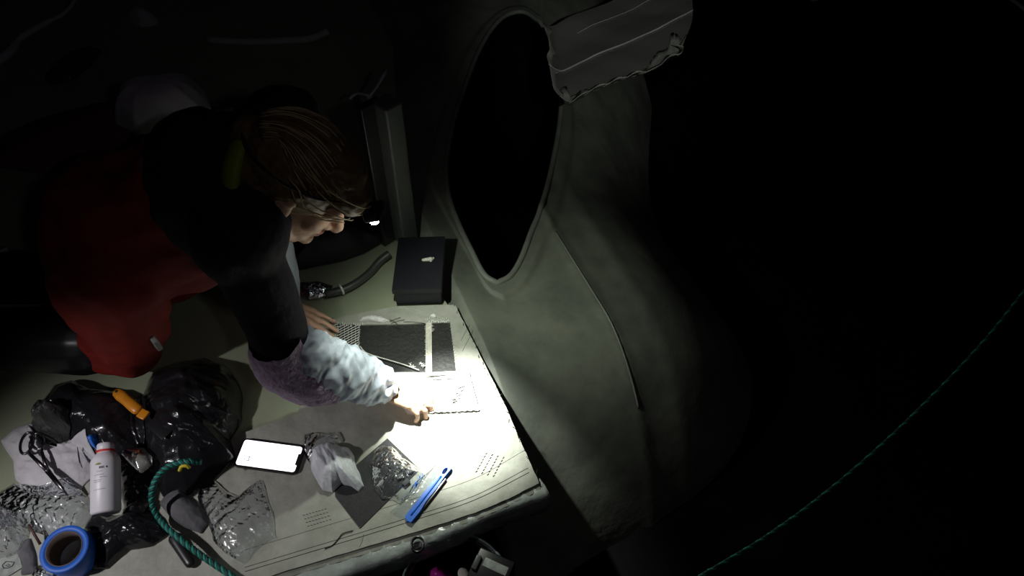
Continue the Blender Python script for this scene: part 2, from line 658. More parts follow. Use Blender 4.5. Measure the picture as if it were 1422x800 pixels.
if area2(mb) * area2(outer) < 0:
    outer = outer[::-1]
inner = resample(mb, 480)
k0 = max(range(480), key=lambda k: inner[k].x)                       # the mouth's near tip
o0 = min(range(480), key=lambda k: (outer[k] - Vector((smax, inner[k0].y, 0))).length)
inner = inner[k0:] + inner[:k0]
outer = outer[o0:] + outer[:o0]
# collar: raised welded band about 4 cm wide round the mouth
NR = 70
for j in range(NR + 1):
    t = (j / NR) ** 1.35
    row = []
    for k in range(480):
        q = inner[k].lerp(outer[k], t)
        d = (q - inner[k]).length
        lift = 0.010 * (1 if d < 0.045 else max(0, 1 - (d - 0.045) / 0.012))
        row.append(bm.verts.new(fpt(q.x, q.y, lift)))
    rows.append(row)
for j in range(NR):
    for k in range(480):
        bm.faces.new((rows[j][k], rows[j][(k + 1) % 480], rows[j + 1][(k + 1) % 480], rows[j + 1][k]))
fl = thing('inflatable_float', 'large grey inflatable float with a long open mouth beside the deck', 'float', fpt(0.1, 0.3) - Vector((0, 0, 0.4)))
for v in rows[-1]:
    pass
low = [bm.verts.new((v.co.x, v.co.y, -0.9)) for v in rows[-1]]
for k in range(480):
    bm.faces.new((rows[-1][k], rows[-1][(k + 1) % 480], low[(k + 1) % 480], low[k]))
obj('hull_skin', bm, 'float', fl)
# mouth rim and inner sleeve
bm = bmesh.new()
ring = [fpt(q.x, q.y, 0.010) for q in mb]
tube(bm, ring, 0.009, 8, closed=True)
obj('rim', bm, 'float_collar', fl)
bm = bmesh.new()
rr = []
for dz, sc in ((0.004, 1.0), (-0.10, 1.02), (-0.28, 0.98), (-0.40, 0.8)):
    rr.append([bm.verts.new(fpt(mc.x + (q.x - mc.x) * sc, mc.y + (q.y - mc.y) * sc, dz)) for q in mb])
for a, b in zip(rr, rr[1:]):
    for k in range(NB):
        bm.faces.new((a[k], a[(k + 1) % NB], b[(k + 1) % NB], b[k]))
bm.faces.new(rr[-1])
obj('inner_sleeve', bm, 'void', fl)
# welded seam along the ridge
bm = bmesh.new()
tube(bm, [fpt(-0.20 + 0.55 * i / 60, UR, -0.001) for i in range(61)], 0.0028, 6)
obj('seam', bm, 'float_collar', fl)

# ================================================================== THE RUBBER SHEET
sheet = thing('rubber_sheet', 'worn grey rubber sheet on the deck with a stitched rectangular opening', 'sheet', at(600, 640))
rs_ = random.Random(5)


def wavy(pts, n, a):
    out = []
    for i, p in enumerate(pts[:-1]):
        for k in range(n):
            q = p.lerp(pts[i + 1], k / n)
            if k or i:
                q = q + Vector((rs_.uniform(-a, a), rs_.uniform(-a, a), 0))
            out.append(q)
    out.append(pts[-1])
    return out


edge_pts = [at(546, 426), at(590, 424), at(632, 423), at(651, 462), at(673, 505), at(703, 566), at(727, 622), at(749, 671), at(705, 693),
            at(660, 712), at(580, 738), at(499, 762), at(400, 792), at(300, 826)]
outline = wavy(edge_pts, 6, 0.0007) + [at(-120, 960), at(-240, 760), at(120, 650), at(335, 602), at(414, 574), at(436, 505), at(462, 442)]
H0, H1, H2, H3 = at(497, 451), at(625, 448), at(634, 516), at(497, 512)
hole = [at(466, 449), at(500, 451), at(560, 450), at(625, 447.5), at(629, 480), at(634, 520), at(560, 518), at(470, 512)]
bm = bmesh.new()
prism(bm, outline, -0.005, 0.0, [hole])
obj('top_layer', bm, 'rubber', sheet, smooth=False)
bm = bmesh.new()
shift = Vector((0.004, -0.011, 0))
lower_outline = [p + shift * (0.4 if p.x < -0.2 and p.y > 0.9 else 1) for p in wavy(edge_pts, 5, 0.0015)] + [at(-100, 975), at(-100, 890), at(300, 760), at(600, 600)]
prism(bm, lower_outline, -0.0120, -0.0062)
obj('lower_layer', bm, 'rubber_edge', sheet, smooth=False)
# black backing seen through the opening
bm = bmesh.new()
prism(bm, [at(458, 440), at(636, 440), at(642, 530), at(462, 530)], -0.0060, -0.0045)
obj('backing_panel', bm, 'panel', sheet, smooth=False)
# netting at the left end of the opening: fine white cords
bm = bmesh.new()
a0, a1, b0, b1 = at(468, 450), at(499, 451), at(470, 512), at(497, 512)
for i in range(-8, 20):
    v0 = i / 17
    v1 = v0 + 0.0
    pts = []
    for k in range(7):
        t = k / 6
        v = v0 + 0.28 * (1 - t)
        if 0 <= v <= 1:
            p = a0.lerp(b0, v).lerp(a1.lerp(b1, v), t)
            pts.append(p + Vector((0, 0, 0.0012)))
    if len(pts) > 2:
        tube(bm, pts, 0.0012, 5)
for k in range(7):
    t = k / 6
    tube(bm, [a0.lerp(b0, v / 8).lerp(a1.lerp(b1, v / 8), t) + Vector((0, 0, -0.0006)) for v in range(9)], 0.0005, 4)
stuff(obj('netting', bm, 'white_cord', sheet))


def stitch_row(bm, p, q, n, w_, r=0.0008, jig=0.3, slant=0.4):
    d = q - p
    nrm = Vector((-d.y, d.x, 0)).normalized()
    for i in range(n):
        c = p + d * ((i + 0.5) / n)
        c = c + nrm * rs_.uniform(-jig, jig) * w_
        dr = (nrm + d.normalized() * rs_.uniform(-slant, slant)) * w_ / 2
        tube(bm, [c - dr, c + Vector((0, 0, 0.0016)), c + dr], r, 5)


bm = bmesh.new()
up1 = Vector((0, 0, 0.0012))
stitch_row(bm, at(467, 450) + up1, at(470, 500) + up1, 16, 0.010, 0.0010)
stitch_row(bm, at(468, 450) + up1, at(505, 451) + up1, 12, 0.009, 0.0010)
stitch_row(bm, at(594, 448) + up1, at(624, 446) + up1, 16, 0.008, 0.0012)
stitch_row(bm, at(590, 444) + up1, at(622, 443) + up1, 12, 0.006, 0.0010, 0.6)
stitch_row(bm, at(626, 449) + up1, at(633, 505) + up1, 14, 0.004, 0.0006)
stitch_row(bm, at(499, 452) + up1, at(497, 498) + up1, 18, 0.005, 0.0007)
stuff(obj('stitching', bm, 'white_cord', sheet))
# cream tape bridging the opening, with its stitches
bm = bmesh.new()
prism(bm, [at(591.5, 449), at(599.5, 449), at(600, 517), at(591, 517)], 0.0002, 0.0014)
tp = obj('bridging_tape', bm, 'tape_cream', sheet, smooth=False)
bm = bmesh.new()
stitch_row(bm, at(592, 452, 0.001), at(592, 495, 0.001), 20, 0.006, 0.0007)
stitch_row(bm, at(599, 449, 0.001), at(600, 462, 0.001), 7, 0.009, 0.0008)
stuff(obj('stitching', bm, 'white_cord', tp))
# two rows of thin marks where older stitches show, and long seam lines
bm = bmesh.new()


def mark_block(corner, du, dv, nu, nv, wl):
    for j in range(nv):
        p = corner + dv * j
        q = p + du
        for i in range(nu):
            c = p.lerp(q, (i + 0.5) / nu)
            hv = (q - p) / nu * 0.30
            tube(bm, [c - hv, c + hv + dv * 0.12], wl, 4)


o_ = Vector((0, 0, 0.0004))
mark_block(at(660, 657) + o_, at(676, 628) - at(660, 657), (at(668, 659) - at(660, 657)), 7, 4, 0.0010)
mark_block(at(420, 716) + o_, at(454, 706) - at(420, 716), (at(422, 721) - at(420, 716)), 8, 4, 0.0006)
stuff(obj('stitch_marks', bm, 'dark_thread', sheet))
bm = bmesh.new()
for off, r in ((12, 0.0007), (18, 0.0006), (42, 0.0004)):
    ln = [at(738 - off * 0.25, 668 - off), at(660, 706 - off), at(580, 733 - off), at(500, 758 - off), at(420, 782 - off), at(340, 806 - off)]
    tube(bm, [p + Vector((0, 0, 0.0002)) for p in catmull(ln, 60)], r, 5)
for ln in ([(505, 742), (503, 752), (499, 760)], [(640, 473), (646, 462), (652, 452)], [(642, 488), (650, 472), (656, 464)], [(660, 530), (668, 548), (672, 570)]):
    tube(bm, [at(x, y, 0.0003) for x, y in ln], 0.0004, 5)
stuff(obj('seam_line', bm, 'dark_thread', sheet))
# loose threads along the raw edge
bm = bmesh.new()
for i in range(26):
    t = i / 25
    p = at(632, 423).lerp(at(749, 671), t) + Vector((rs_.uniform(-.002, .003), 0, 0.001))
    d = Vector((rs_.uniform(-.003, .009), rs_.uniform(-.012, .012), rs_.uniform(0, .004)))
    tube(bm, [p, p + d * .5 + Vector((0, 0, .002)), p + d], 0.0006, 4)
stuff(obj('frayed_edge', bm, 'dark_thread', sheet))

# thread lying over the opening and torn scrap above it
bm = bmesh.new()
tube(bm, catmull([at(500, 481, .002), at(506, 488, .003), at(516, 493, .004), at(540, 500, .004), at(560, 506, .004), at(582, 514, .003)], 30), 0.0013, 7)
for (x, y) in ((570, 506), (574, 509), (585, 505), (588, 508)):
    for k in range(3):
        a = rs_.uniform(0, PI)
        d = Vector((math.cos(a), math.sin(a), 0)) * 0.006
        p = at(x, y, .004)
        tube(bm, [p - d, p + d], 0.0006, 5)
tag(obj('sewing_thread', bm, 'white_cord'), 'loose white sewing thread lying across the black opening', 'thread')
sc = heap('torn_scrap', [(498, 447), (503, 441), (516, 439), (530, 440), (541, 446), (530, 449), (512, 446)], 0.007, 'patch', 21, freq=60, n=50, rings=10, z0=0.001)
tag(sc, 'white torn fabric scrap on upper edge of the stitched opening', 'scrap')
sc = heap('fabric_fleck', [(597, 439), (600, 436.5), (604, 437), (606, 441), (602, 441.5)], 0.003, 'patch', 22, freq=90, n=24, rings=5, z0=0.001)
tag(sc, 'tiny white fleck on the grey sheet above the cream tape', 'scrap')
bm = bmesh.new()
for p0, p1 in (((541, 447), (556, 441)), ((543, 449), (562, 444)), ((552, 450), (541, 444)), ((560, 447), (590, 449)), ((545, 452), (556, 456))):
    tube(bm, catmull([at(*p0, .002), at((p0[0] + p1[0]) / 2, (p0[1] + p1[1]) / 2 - 1, .006), at(*p1, .002)], 8), 0.0006, 5)
tag(obj('frayed_thread', bm, 'dark_thread'), 'dark frayed threads at the top edge of the black opening', 'thread')

# ------------------------------------------------------------------ white patch held by the right hand
patch = thing('repair_patch', 'bright white cloth patch held down by the right hand', 'cloth', at(600, 545))
q0, q1, q2, q3 = at(528, 518, .004), at(651, 515, .004), at(666, 570, .004), at(566, 575, .004)
bm = bmesh.new()
NU, NV = 60, 30
g = []
for j in range(NV + 1):
    row = []
    for i in range(NU + 1):
        u, v = i / NU, j / NV
        p = q0.lerp(q1, u).lerp(q3.lerp(q2, u), v)
        z = 0.003 + 0.0022 * (0.5 + 0.5 * math.sin(v * 38 + 2 * math.sin(u * 6))) * (0.4 + 0.6 * u) + 0.002 * math.sin(u * 9 + v * 4)
        if v < 0.18:
            z += 0.004 * math.sin(v / 0.18 * PI)
        ed = 0.0012 * math.sin(u * 70) * (v > 0.95)
        row.append(bm.verts.new((p.x, p.y + ed, max(z, 0.0015))))
    g.append(row)
for j in range(NV):
    for i in range(NU):
        bm.faces.new((g[j][i], g[j][i + 1], g[j + 1][i + 1], g[j + 1][i]))
ret = bmesh.ops.extrude_face_region(bm, geom=bm.faces[:])
bmesh.ops.translate(bm, vec=(0, 0, -0.0014), verts=[e for e in ret['geom'] if isinstance(e, bmesh.types.BMVert)])
obj('cloth', bm, 'patch', patch)
bm = bmesh.new()
def on_patch(u, v, dz=0.007):
    p = q0.lerp(q1, u).lerp(q3.lerp(q2, u), v); p.z = dz
    return p
tube(bm, [on_patch(0.5 + 0.4 * t / 8, 0.14 - 0.03 * t / 8, 0.0085) for t in range(9)], 0.0013, 5)
tube(bm, [on_patch(0.55 + 0.36 * t / 8, 0.22 - 0.01 * t / 8, 0.0075) for t in range(9)], 0.0010, 5)
for k in range(6):
    tube(bm, [on_patch(0.66 + 0.03 * k, 0.80 - 0.07 * k), on_patch(0.80 + 0.02 * k, 0.70 - 0.06 * k)], 0.0009, 5)
for k in range(4):
    tube(bm, [on_patch(0.64, 0.92 - 0.06 * k), on_patch(0.74, 0.90 - 0.06 * k)], 0.0008, 5)
stuff(obj('stitching', bm, 'dark_thread', patch))
bm = bmesh.new()
tube(bm, [on_patch(0.42 + 0.58 * t / 20, 1.0, 0.003 + 0.001 * math.sin(t * 1.9)) + Vector((0, 0.0012 * math.sin(t * 2.3), 0)) for t in range(21)], 0.0014, 6)
tube(bm, [on_patch(1.0, 0.15 + 0.85 * t / 12, 0.003) for t in range(13)], 0.0008, 5)
obj('cut_edge', bm, 'dark_thread', patch)

# ================================================================== PERSON
person_bm = bmesh.new()
HC = Vector((-0.396, 0.976, 0.566))                  # head centre
crown = Vector((0.66, 0.12, 0.74)).normalized()
face = Vector((0.74, -0.16, -0.66))
face = (face - crown * face.dot(crown)).normalized()
left = crown.cross(face)
HM = Matrix((face, left, crown)).transposed()         # local x = face, y = person's left, z = crown


def hp(x, y, z):
    return HC + HM @ Vector((x, y, z))


def he(bmm, c, rx, ry, rz, sub=3, ry_deg=0):
    rot = HM @ Matrix.Rotation(math.radians(ry_deg), 3, 'Y')
    ellipsoid(bmm, hp(*c), rx, ry, rz, rot, sub)


SR, SL = Vector((-0.485, 0.865, 0.535)), Vector((-0.475, 1.17, 0.545))
ER, EL = Vector((-0.450, 0.785, 0.250)), Vector((-0.575, 1.14, 0.290))
WR, WL = Vector((-0.305, 0.832, 0.075)), Vector((-0.570, 1.072, 0.068))
NB_, CH, HIP = Vector((-0.475, 1.01, 0.555)), Vector((-0.60, 1.015, 0.51)), Vector((-0.79, 1.0, 0.42))
KR, KL = Vector((-0.880, 0.925, 0.118)), Vector((-0.83, 1.14, 0.118))
AR, AL = Vector((-1.30, 0.95, 0.085)), Vector((-1.28, 1.13, 0.085))

b = person_bm
# head: skull, jaw, cheeks, brow, nose, lips, chin, ears
he(b, (-0.012, 0, 0.030), 0.098, 0.076, 0.088)
he(b, (0.020, 0, -0.030), 0.070, 0.060, 0.080)
he(b, (0.045, 0, -0.085), 0.034, 0.036, 0.026)
for s in (-1, 1):
    he(b, (0.052, 0.036 * s, -0.026), 0.026, 0.024, 0.026)
    he(b, (0.072, 0.030 * s, 0.022), 0.018, 0.030, 0.011)
    he(b, (0.071, 0.031 * s, 0.004), 0.014, 0.015, 0.010)
    he(b, (-0.006, 0.073 * s, -0.008), 0.017, 0.007, 0.031, ry_deg=-15)
    he(b, (0.000, 0.076 * s, 0.012), 0.012, 0.006, 0.012)
    he(b, (0.086, 0.011 * s, -0.040), 0.012, 0.009, 0.009)
    capsule(b, hp(0.02, 0.050 * s, -0.075), hp(0.048, 0.018 * s, -0.098), 0.020, 0.016)
capsule(b, hp(0.082, 0, 0.014), hp(0.108, 0, -0.034), 0.008, 0.011)
he(b, (0.104, 0, -0.040), 0.013, 0.012, 0.010)
he(b, (0.078, 0, -0.060), 0.014, 0.024, 0.007)
he(b, (0.076, 0, -0.071), 0.013, 0.021, 0.007)
he(b, (0.070, 0, -0.096), 0.018, 0.022, 0.014)
# neck, torso, limbs
capsule(b, hp(-0.035, 0, -0.05), NB_, 0.056, 0.062)
capsule(b, NB_, CH, 0.075, 0.112)
capsule(b, CH, HIP, 0.118, 0.110)
capsule(b, SR, SL, 0.062, 0.062)
for s_, e_, w_ in ((SR, ER, WR), (SL, EL, WL)):
    capsule(b, NB_, s_, 0.07, 0.06)
    capsule(b, s_, e_, 0.056, 0.042)
    capsule(b, e_, w_, 0.042, 0.027)
for k_, a_, hs in ((KR, AR, -1), (KL, AL, 1)):
    h_ = HIP + Vector((0, 0.085 * hs, -0.03))
    capsule(b, h_, k_, 0.082, 0.056)
    capsule(b, k_, a_, 0.050, 0.042)
    capsule(b, a_, a_ + Vector((-0.12, 0, -0.015)), 0.042, 0.03)


def hand(bmm, wrist, xdir, back, side, curls, spread, thumb_bend, scale=1.0, nails=None):
    """palm with four fingers of different lengths and a thumb off its side; x along the fingers, z out of the back of the hand"""
    x = xdir.normalized()
    z = (back - x * back.dot(x)).normalized()
    y = z.cross(x) * side                      # towards the thumb

    def p(a, b_, c):
        return wrist + (x * a + y * b_ + z * c) * scale
    capsule(bmm, p(-0.02, 0, 0), p(0.02, 0, 0), 0.026 * scale, 0.026 * scale, flat=0.75, up=z)
    kn = [(0.092, 0.030), (0.096, 0.010), (0.091, -0.011), (0.082, -0.030)]
    ln = [(0.042, 0.025, 0.020), (0.046, 0.029, 0.021), (0.042, 0.027, 0.020), (0.033, 0.021, 0.018)]
    for i in range(4):
        a, yb = kn[i]
        capsule(bmm, p(0.012, yb * 0.62, 0), p(a, yb, 0.002), 0.0165 * scale, 0.0115 * scale)
        ang = 0
        pos = Vector((a, yb, 0.001))
        fan = spread[i]
        for j in range(3):
            ang += curls[i][j]
            d = Vector((math.cos(ang) * math.cos(fan), math.cos(ang) * math.sin(fan), -math.sin(ang)))
            nx = pos + d * ln[i][j]
            r0 = (0.0098, 0.0086, 0.0078)[j] * scale * (0.9 if i == 3 else 1)
            capsule(bmm, p(*pos), p(*nx), r0, r0 * 0.9)
            pos = nx
        if nails is not None:
            up_n = Vector((math.sin(ang), 0, math.cos(ang)))
            c = pos + up_n * 0.0066 - d * 0.003
            rot = Matrix((x * d.x + y * d.y + z * d.z, (x * d.x + y * d.y + z * d.z).cross(x * up_n.x + z * up_n.z), x * up_n.x + z * up_n.z)).transposed()
            nb = bmesh.new(); nails.append(nb)
            ellipsoid(nb, p(*c), 0.0062 * scale, 0.0048 * scale, 0.0016 * scale, rot, 2)
    ellipsoid(bmm, p(0.052, 0, -0.004), 0.040 * scale, 0.034 * scale, 0.013 * scale, Matrix((x, y, z)).transposed())
    t0, t1 = p(0.018, 0.020, -0.006), p(0.052, 0.046, -0.014)
    capsule(bmm, t0, t1, 0.0165 * scale, 0.0125 * scale)
    t2 = p(0.052 + 0.033 * math.cos(thumb_bend), 0.046 + 0.012, -0.014 - 0.033 * math.sin(thumb_bend))
    capsule(bmm, t1, t2, 0.0118 * scale, 0.0100 * scale)
    t3 = p(0.052 + 0.060 * math.cos(thumb_bend), 0.046 + 0.006, -0.016 - 0.054 * math.sin(thumb_bend))
    capsule(bmm, t2, t3, 0.0100 * scale, 0.0086 * scale)


nails_bm = []
# left hand flat on the sheet at the edge of the netting
capsule(b, WL, at(398, 427, 0.052), 0.029, 0.028)
hand(b, at(396, 426, 0.052), at(470, 463, 0.018) - at(396, 426, 0.052), Vector((0.15, 0.1, 1)), -1,
     [(0.10, 0.12, 0.08), (0.06, 0.14, 0.10), (0.06, 0.16, 0.10), (0.10, 0.18, 0.10)], [0.20, 0.06, -0.04, -0.16], 0.25, 0.80, nails_bm)
# right hand gripping the patch, fingers curled under
hand(b, at(536, 542, 0.052), at(590, 560, 0.034) - at(536, 542, 0.052), Vector((-0.1, 0.25, 1)), 1,
     [(0.35, 0.75, 0.45), (0.40, 0.85, 0.50), (0.45, 0.85, 0.50), (0.50, 0.85, 0.50)], [0.06, 0.02, -0.06, -0.14], 0.30, 0.78, nails_bm)
body = link('person', remesh(person_bm, 0.0030, 3, 0.4), 'skin')
tag(body, 'kneeling person in red overalls and dark jacket leaning over the sheet, stitching', 'person')
for nb in nails_bm:
    obj('fingernail', nb, 'nail', body)

# lips, eyebrow, closed eyes
bm = bmesh.new()
he(bm, (0.0815, 0, -0.0605), 0.0125, 0.021, 0.0055)
he(bm, (0.0790, 0, -0.0705), 0.0125, 0.018, 0.0055)
obj('lips', bm, 'lip', body)
for s in (-1, 1):
    bm = bmesh.new()
    tube(bm, catmull([hp(0.092, 0.014 * s, 0.026), hp(0.089, 0.030 * s, 0.032), hp(0.076, 0.050 * s, 0.026)], 10), [0.003] * 5 + [0.0028, .0026, .0024, .002, .0016, .001], 6)
    obj('eyebrow', bm, 'hair', body)
    bm = bmesh.new()
    tube(bm, catmull([hp(0.083, 0.020 * s, -0.001), hp(0.084, 0.031 * s, -0.004), hp(0.076, 0.044 * s, -0.001)], 10), 0.0013, 5)
    obj('eyelashes', bm, 'dark_thread', body)

# hair: swept back cap with strands
bm = bmesh.new()
he(bm, (-0.022, 0, 0.040), 0.105, 0.086, 0.092, sub=4)
he(bm, (-0.060, 0, 0.000), 0.068, 0.074, 0.075, sub=4)
he(bm, (0.030, 0, 0.085), 0.060, 0.062, 0.040, sub=3)
he(bm, (-0.115, 0, 0.030), 0.036, 0.036, 0.036)
he(bm, (0.070, 0, 0.058), 0.050, 0.066, 0.034)
he(bm, (0.088, -0.022, 0.048), 0.030, 0.036, 0.022)
hm = remesh(bm, 0.004, 6)
displace(hm, 0.004, 45, 9)
hair = link('hair', hm, 'hair', body)
bm = bmesh.new()
bl = bmesh.new()
rh = random.Random(11)
for i in range(150):
    ph = rh.uniform(-1.5, 1.5)
    base = Vector((0.090 * math.cos(ph) - 0.004, 0.086 * math.sin(ph), 0.052 + 0.02 * math.cos(ph) + rh.uniform(-.008, .02)))
    pts = [base]
    for k in range(1, 6):
        t = k / 5
        an = t * 1.9
        q = Vector((base.x * math.cos(an) - 0.02 - 0.085 * math.sin(an), base.y * (1 + 0.06 * math.sin(t * PI)) * (1 - 0.25 * t),
                    0.045 + 0.095 * math.sin(an * 0.9 + 0.15) - 0.055 * t * t))
        c0 = Vector((-0.022, 0, 0.035))
        dirn = (q - c0).normalized()
        rad = 1 / math.sqrt((dirn.x / .108) ** 2 + (dirn.y / .089) ** 2 + (dirn.z / .096) ** 2)
        q = c0 + dirn * (rad + rh.uniform(0, .004))
        pts.append(q)
    tube(bl if i % 3 == 0 else bm, [hp(*q) for q in catmull(pts, 12)], 0.0012, 4)
stuff(obj('hair_strands', bm, 'hair', hair))
for pts in (((-.020, -.088, 0.050), (0.010, -.094, 0.030), (0.045, -.088, 0.032), (0.085, -.066, 0.030), (0.104, -.044, 0.032)),
            ((-.030, -.092, 0.065), (-.005, -.100, 0.062), (0.020, -.094, 0.035), (0.06, -.080, 0.022), (0.100, -.050, 0.020)),
            ((0.020, -.090, 0.075), (0.060, -.078, 0.060), (0.100, -.052, 0.045), (0.124, -.020, 0.040)),
            ((0.000, -.092, 0.055), (0.030, -.092, 0.045), (0.070, -.076, 0.040), (0.104, -.048, 0.030), (0.113, -.030, 0.022)),
            ((0.030, -.086, 0.085), (0.075, -.066, 0.075), (0.112, -.036, 0.062), (0.128, 0.0, 0.050))):
    tube(bl, [hp(*q) for q in catmull(pts, 14)], 0.0014, 4)
stuff(obj('fair_hair_strands', bl, 'hair_light', hair))


# clothing -----------------------------------------------------------
bm = bmesh.new()
capsule(bm, NB_ + Vector((-0.01, 0, -0.01)), NB_.lerp(CH, 0.7), 0.125, 0.155)
capsule(bm, SR, SL, 0.078, 0.078)
for s_, e_ in ((SR, ER), (SL, EL)):
    capsule(bm, NB_ + Vector((-.04, 0, 0)), s_, 0.10, 0.085)
    capsule(bm, s_, e_, 0.070, 0.052)
capsule(bm, ER, ER.lerp(WR, 0.10), 0.060, 0.056)
capsule(bm, EL, EL.lerp(WL, 0.10), 0.050, 0.048)
jm = remesh(bm, 0.007, 6)
displace(jm, 0.012, 7, 3)
jk = link('jacket', jm, 'jacket', body)


def sleeve(name, pts, rad, m, seed, wr=0.006, fold=26, parent=None, nr=130, ns=84, squash=1.0):
    """a wrinkled sleeve, open at both ends, with a little cloth thickness"""
    P = catmull(pts, nr)
    R = interp(rad, nr)
    bm = bmesh.new()
    rings = []
    a = None
    cum = 0
    for i in range(nr + 1):
        if i:
            cum += (P[i] - P[i - 1]).length
        d = (P[min(i + 1, nr)] - P[max(i - 1, 0)]).normalized()
        if a is None:
            a, _ = frame(d)
        a = (a - d * a.dot(d)).normalized()
        b2 = d.cross(a)
        th = np.arange(ns) * 2 * PI / ns
        q = np.stack([np.cos(th) * 1.8, np.sin(th) * 1.8, np.full(ns, cum * fold)], 1)
        q2 = np.stack([np.cos(th) * 2.5 + cum * 12, np.sin(th) * 2.5, np.full(ns, cum * fold * 0.6)], 1)
        h = (crease(q, 1.0, seed) * 0.65 + crease(q2, 1.0, seed + 3) * 0.35 - 0.5) * 2 * wr
        rings.append([bm.verts.new(P[i] + (a * math.cos(t) + b2 * math.sin(t)) * (R[i] + h[k])) for k, t in enumerate(th)])
    inner = []
    for i in (nr, nr - 4):
        inner.append([bm.verts.new(P[i].lerp(v.co, 0.90)) for v in rings[i]])
    allr = rings + inner
    for A_, B_ in zip(allr, allr[1:]):
        for k in range(ns):
            bm.faces.new((A_[k], A_[(k + 1) % ns], B_[(k + 1) % ns], B_[k]))
    return obj(name, bm, m, parent)


fleece = sleeve('fleece_sleeve', [ER + Vector((-.01, -.01, .09)), ER + Vector((-.012, -.012, 0.02)), ER + Vector((0.025, -.012, -.045)), ER.lerp(WR, 0.50) + Vector((0, -.012, -.012))],
                [0.048, 0.056, 0.056, 0.046], 'fleece', 31, 0.006, 30, body)
fleece['label'] = 'fuzzy lilac inner sleeve at the right elbow'
ws = sleeve('white_sleeve', [ER + Vector((.000, .018, .045)), ER.lerp(WR, 0.12) + Vector((.010, .008, .022)), ER.lerp(WR, 0.4) + Vector((.004, .002, .016)), ER.lerp(WR, 0.75) + Vector((0, 0, .012)), WR + Vector((0.0, 0, .004)),
                            at(538, 543, 0.052)], [0.044, 0.060, 0.063, 0.057, 0.046, 0.034], 'sleeve', 41, 0.012, 48, body)
ws['label'] = 'white crinkled protective sleeve on right forearm'
sleeve('white_sleeve', [EL + Vector((.01, -.01, .02)), EL.lerp(WL, 0.4) + Vector((.01, 0, .005)), EL.lerp(WL, 0.8) + Vector((.006, 0, 0)), WL + Vector((.004, -.004, -.004))], [0.048, 0.048, 0.044, 0.036], 'sleeve', 47, 0.006, 24, body)

bm = bmesh.new()
capsule(bm, CH.lerp(HIP, 0.10) + Vector((0, 0, -0.015)), HIP, 0.150, 0.152)
for k_, a_, hs in ((KR, AR, -1), (KL, AL, 1)):
    h_ = HIP + Vector((0, 0.085 * hs, -0.03))
    capsule(bm, h_, k_, 0.112, 0.078)
    capsule(bm, k_, k_.lerp(a_, 0.30), 0.076, 0.066)
capsule(bm, CH.lerp(HIP, 0.15) + Vector((0.02, -0.06, -0.11)), CH.lerp(HIP, 0.6) + Vector((0, -0.05, -0.09)), 0.055, 0.09)
om = remesh(bm, 0.008, 5)
displace(om, 0.026, 6, 14)
displace(om, 0.008, 14, 15)
ov = link('overalls', om, 'overalls', body)
ov['label'] = 'red waterproof overalls'
bm = bmesh.new()
pc = at(187, 460, 0.22)
box(bm, KR.lerp(HIP, 0.30) + Vector((0.085, -0.085, 0.0)), 0.012, 0.028, 0.045, Matrix.Rotation(0.8, 3, 'Z') @ Matrix.Rotation(0.2, 3, 'X'), 0.003)
obj('reflective_badge', bm, 'reflect', body)
# yellow high-visibility collar
bm = bmesh.new()
cc = NB_.lerp(HC, 0.30)
cd_ = (HC - NB_).normalized()
ca, cb = frame(cd_)
tube(bm, [cc + (ca * math.cos(2 * PI * k / 40) + cb * math.sin(2 * PI * k / 40)) * 0.108 for k in range(40)], 0.024, 10, closed=True, flat=0.6)
me_c = obj('collar', bm, 'hivis', body)
me_c['label'] = 'yellow-green collar'
for a_ in (AR, AL):
    bm = bmesh.new()
    capsule(bm, (KR if a_ is AR else KL).lerp(a_, 0.24), a_ + Vector((-0.02, 0, 0.005)), 0.082, 0.066)
    capsule(bm, a_, a_ + Vector((-0.17, 0, -0.02)), 0.056, 0.044)
    link('boot', remesh(bm, 0.007, 4), 'black_plastic', body)

# headlamp on the forehead
hl = thing('headlamp', 'lit headlamp strapped round the head of the kneeling person', 'headlamp', LAMP)
fdir = (LAMP_AIM - LAMP).normalized()
bm = bmesh.new()
fa, fb = frame(fdir, crown)
tilt = Matrix((fa, fb, fdir)).transposed()
box(bm, LAMP, 0.050, 0.032, 0.022, tilt, 0.005)
obj('housing', bm, 'black_plastic', hl)
for s in (-1, 1):
    bm = bmesh.new()
    lathe(bm, LAMP + fa * 0.013 * s + fdir * 0.010, fdir, [(0.0001, 0.010), (0.004, 0.0095), (0.0075, 0.007), (0.0095, 0.002), (0.0098, -0.002)], 20)
    obj('lens', bm, 'glass_lens', hl)
bm = bmesh.new()
tube(bm, [hp(-0.018 + 0.109 * math.cos(2 * PI * k / 60), 0.091 * math.sin(2 * PI * k / 60), 0.050 + 0.012 * math.cos(2 * PI * k / 60)) for k in range(60)], 0.011, 8, closed=True, flat=0.22)
obj('strap', bm, 'jacket', hl)

# ================================================================== THINGS ON THE SHEET
# phone
ph = thing('smartphone', 'dark smartphone lying face up with a glowing white screen', 'phone', at(374, 633, 0.004))
pc = at(374, 633, 0.010)
px_ = (at(417, 638.5, .010) - at(331, 627, .010)).normalized()
py_ = Vector((-px_.y, px_.x, 0))
PR = Matrix((px_, py_, Vector((0, 0, 1)))).transposed()
LW = (at(414, 638, .010) - at(333, 627, .010)).length
WW = 0.060
bm = bmesh.new()
box(bm, pc - Vector((0, 0, 0.004)), LW + 0.010, WW + 0.008, 0.008, PR, 0.0)
es = [e for e in bm.edges if abs((e.verts[0].co - e.verts[1].co).z) > 0.004]
bmesh.ops.bevel(bm, geom=es, offset=0.011, segments=6, affect='EDGES', profile=0.5)
obj('case', bm, 'black_plastic', ph, smooth=False)


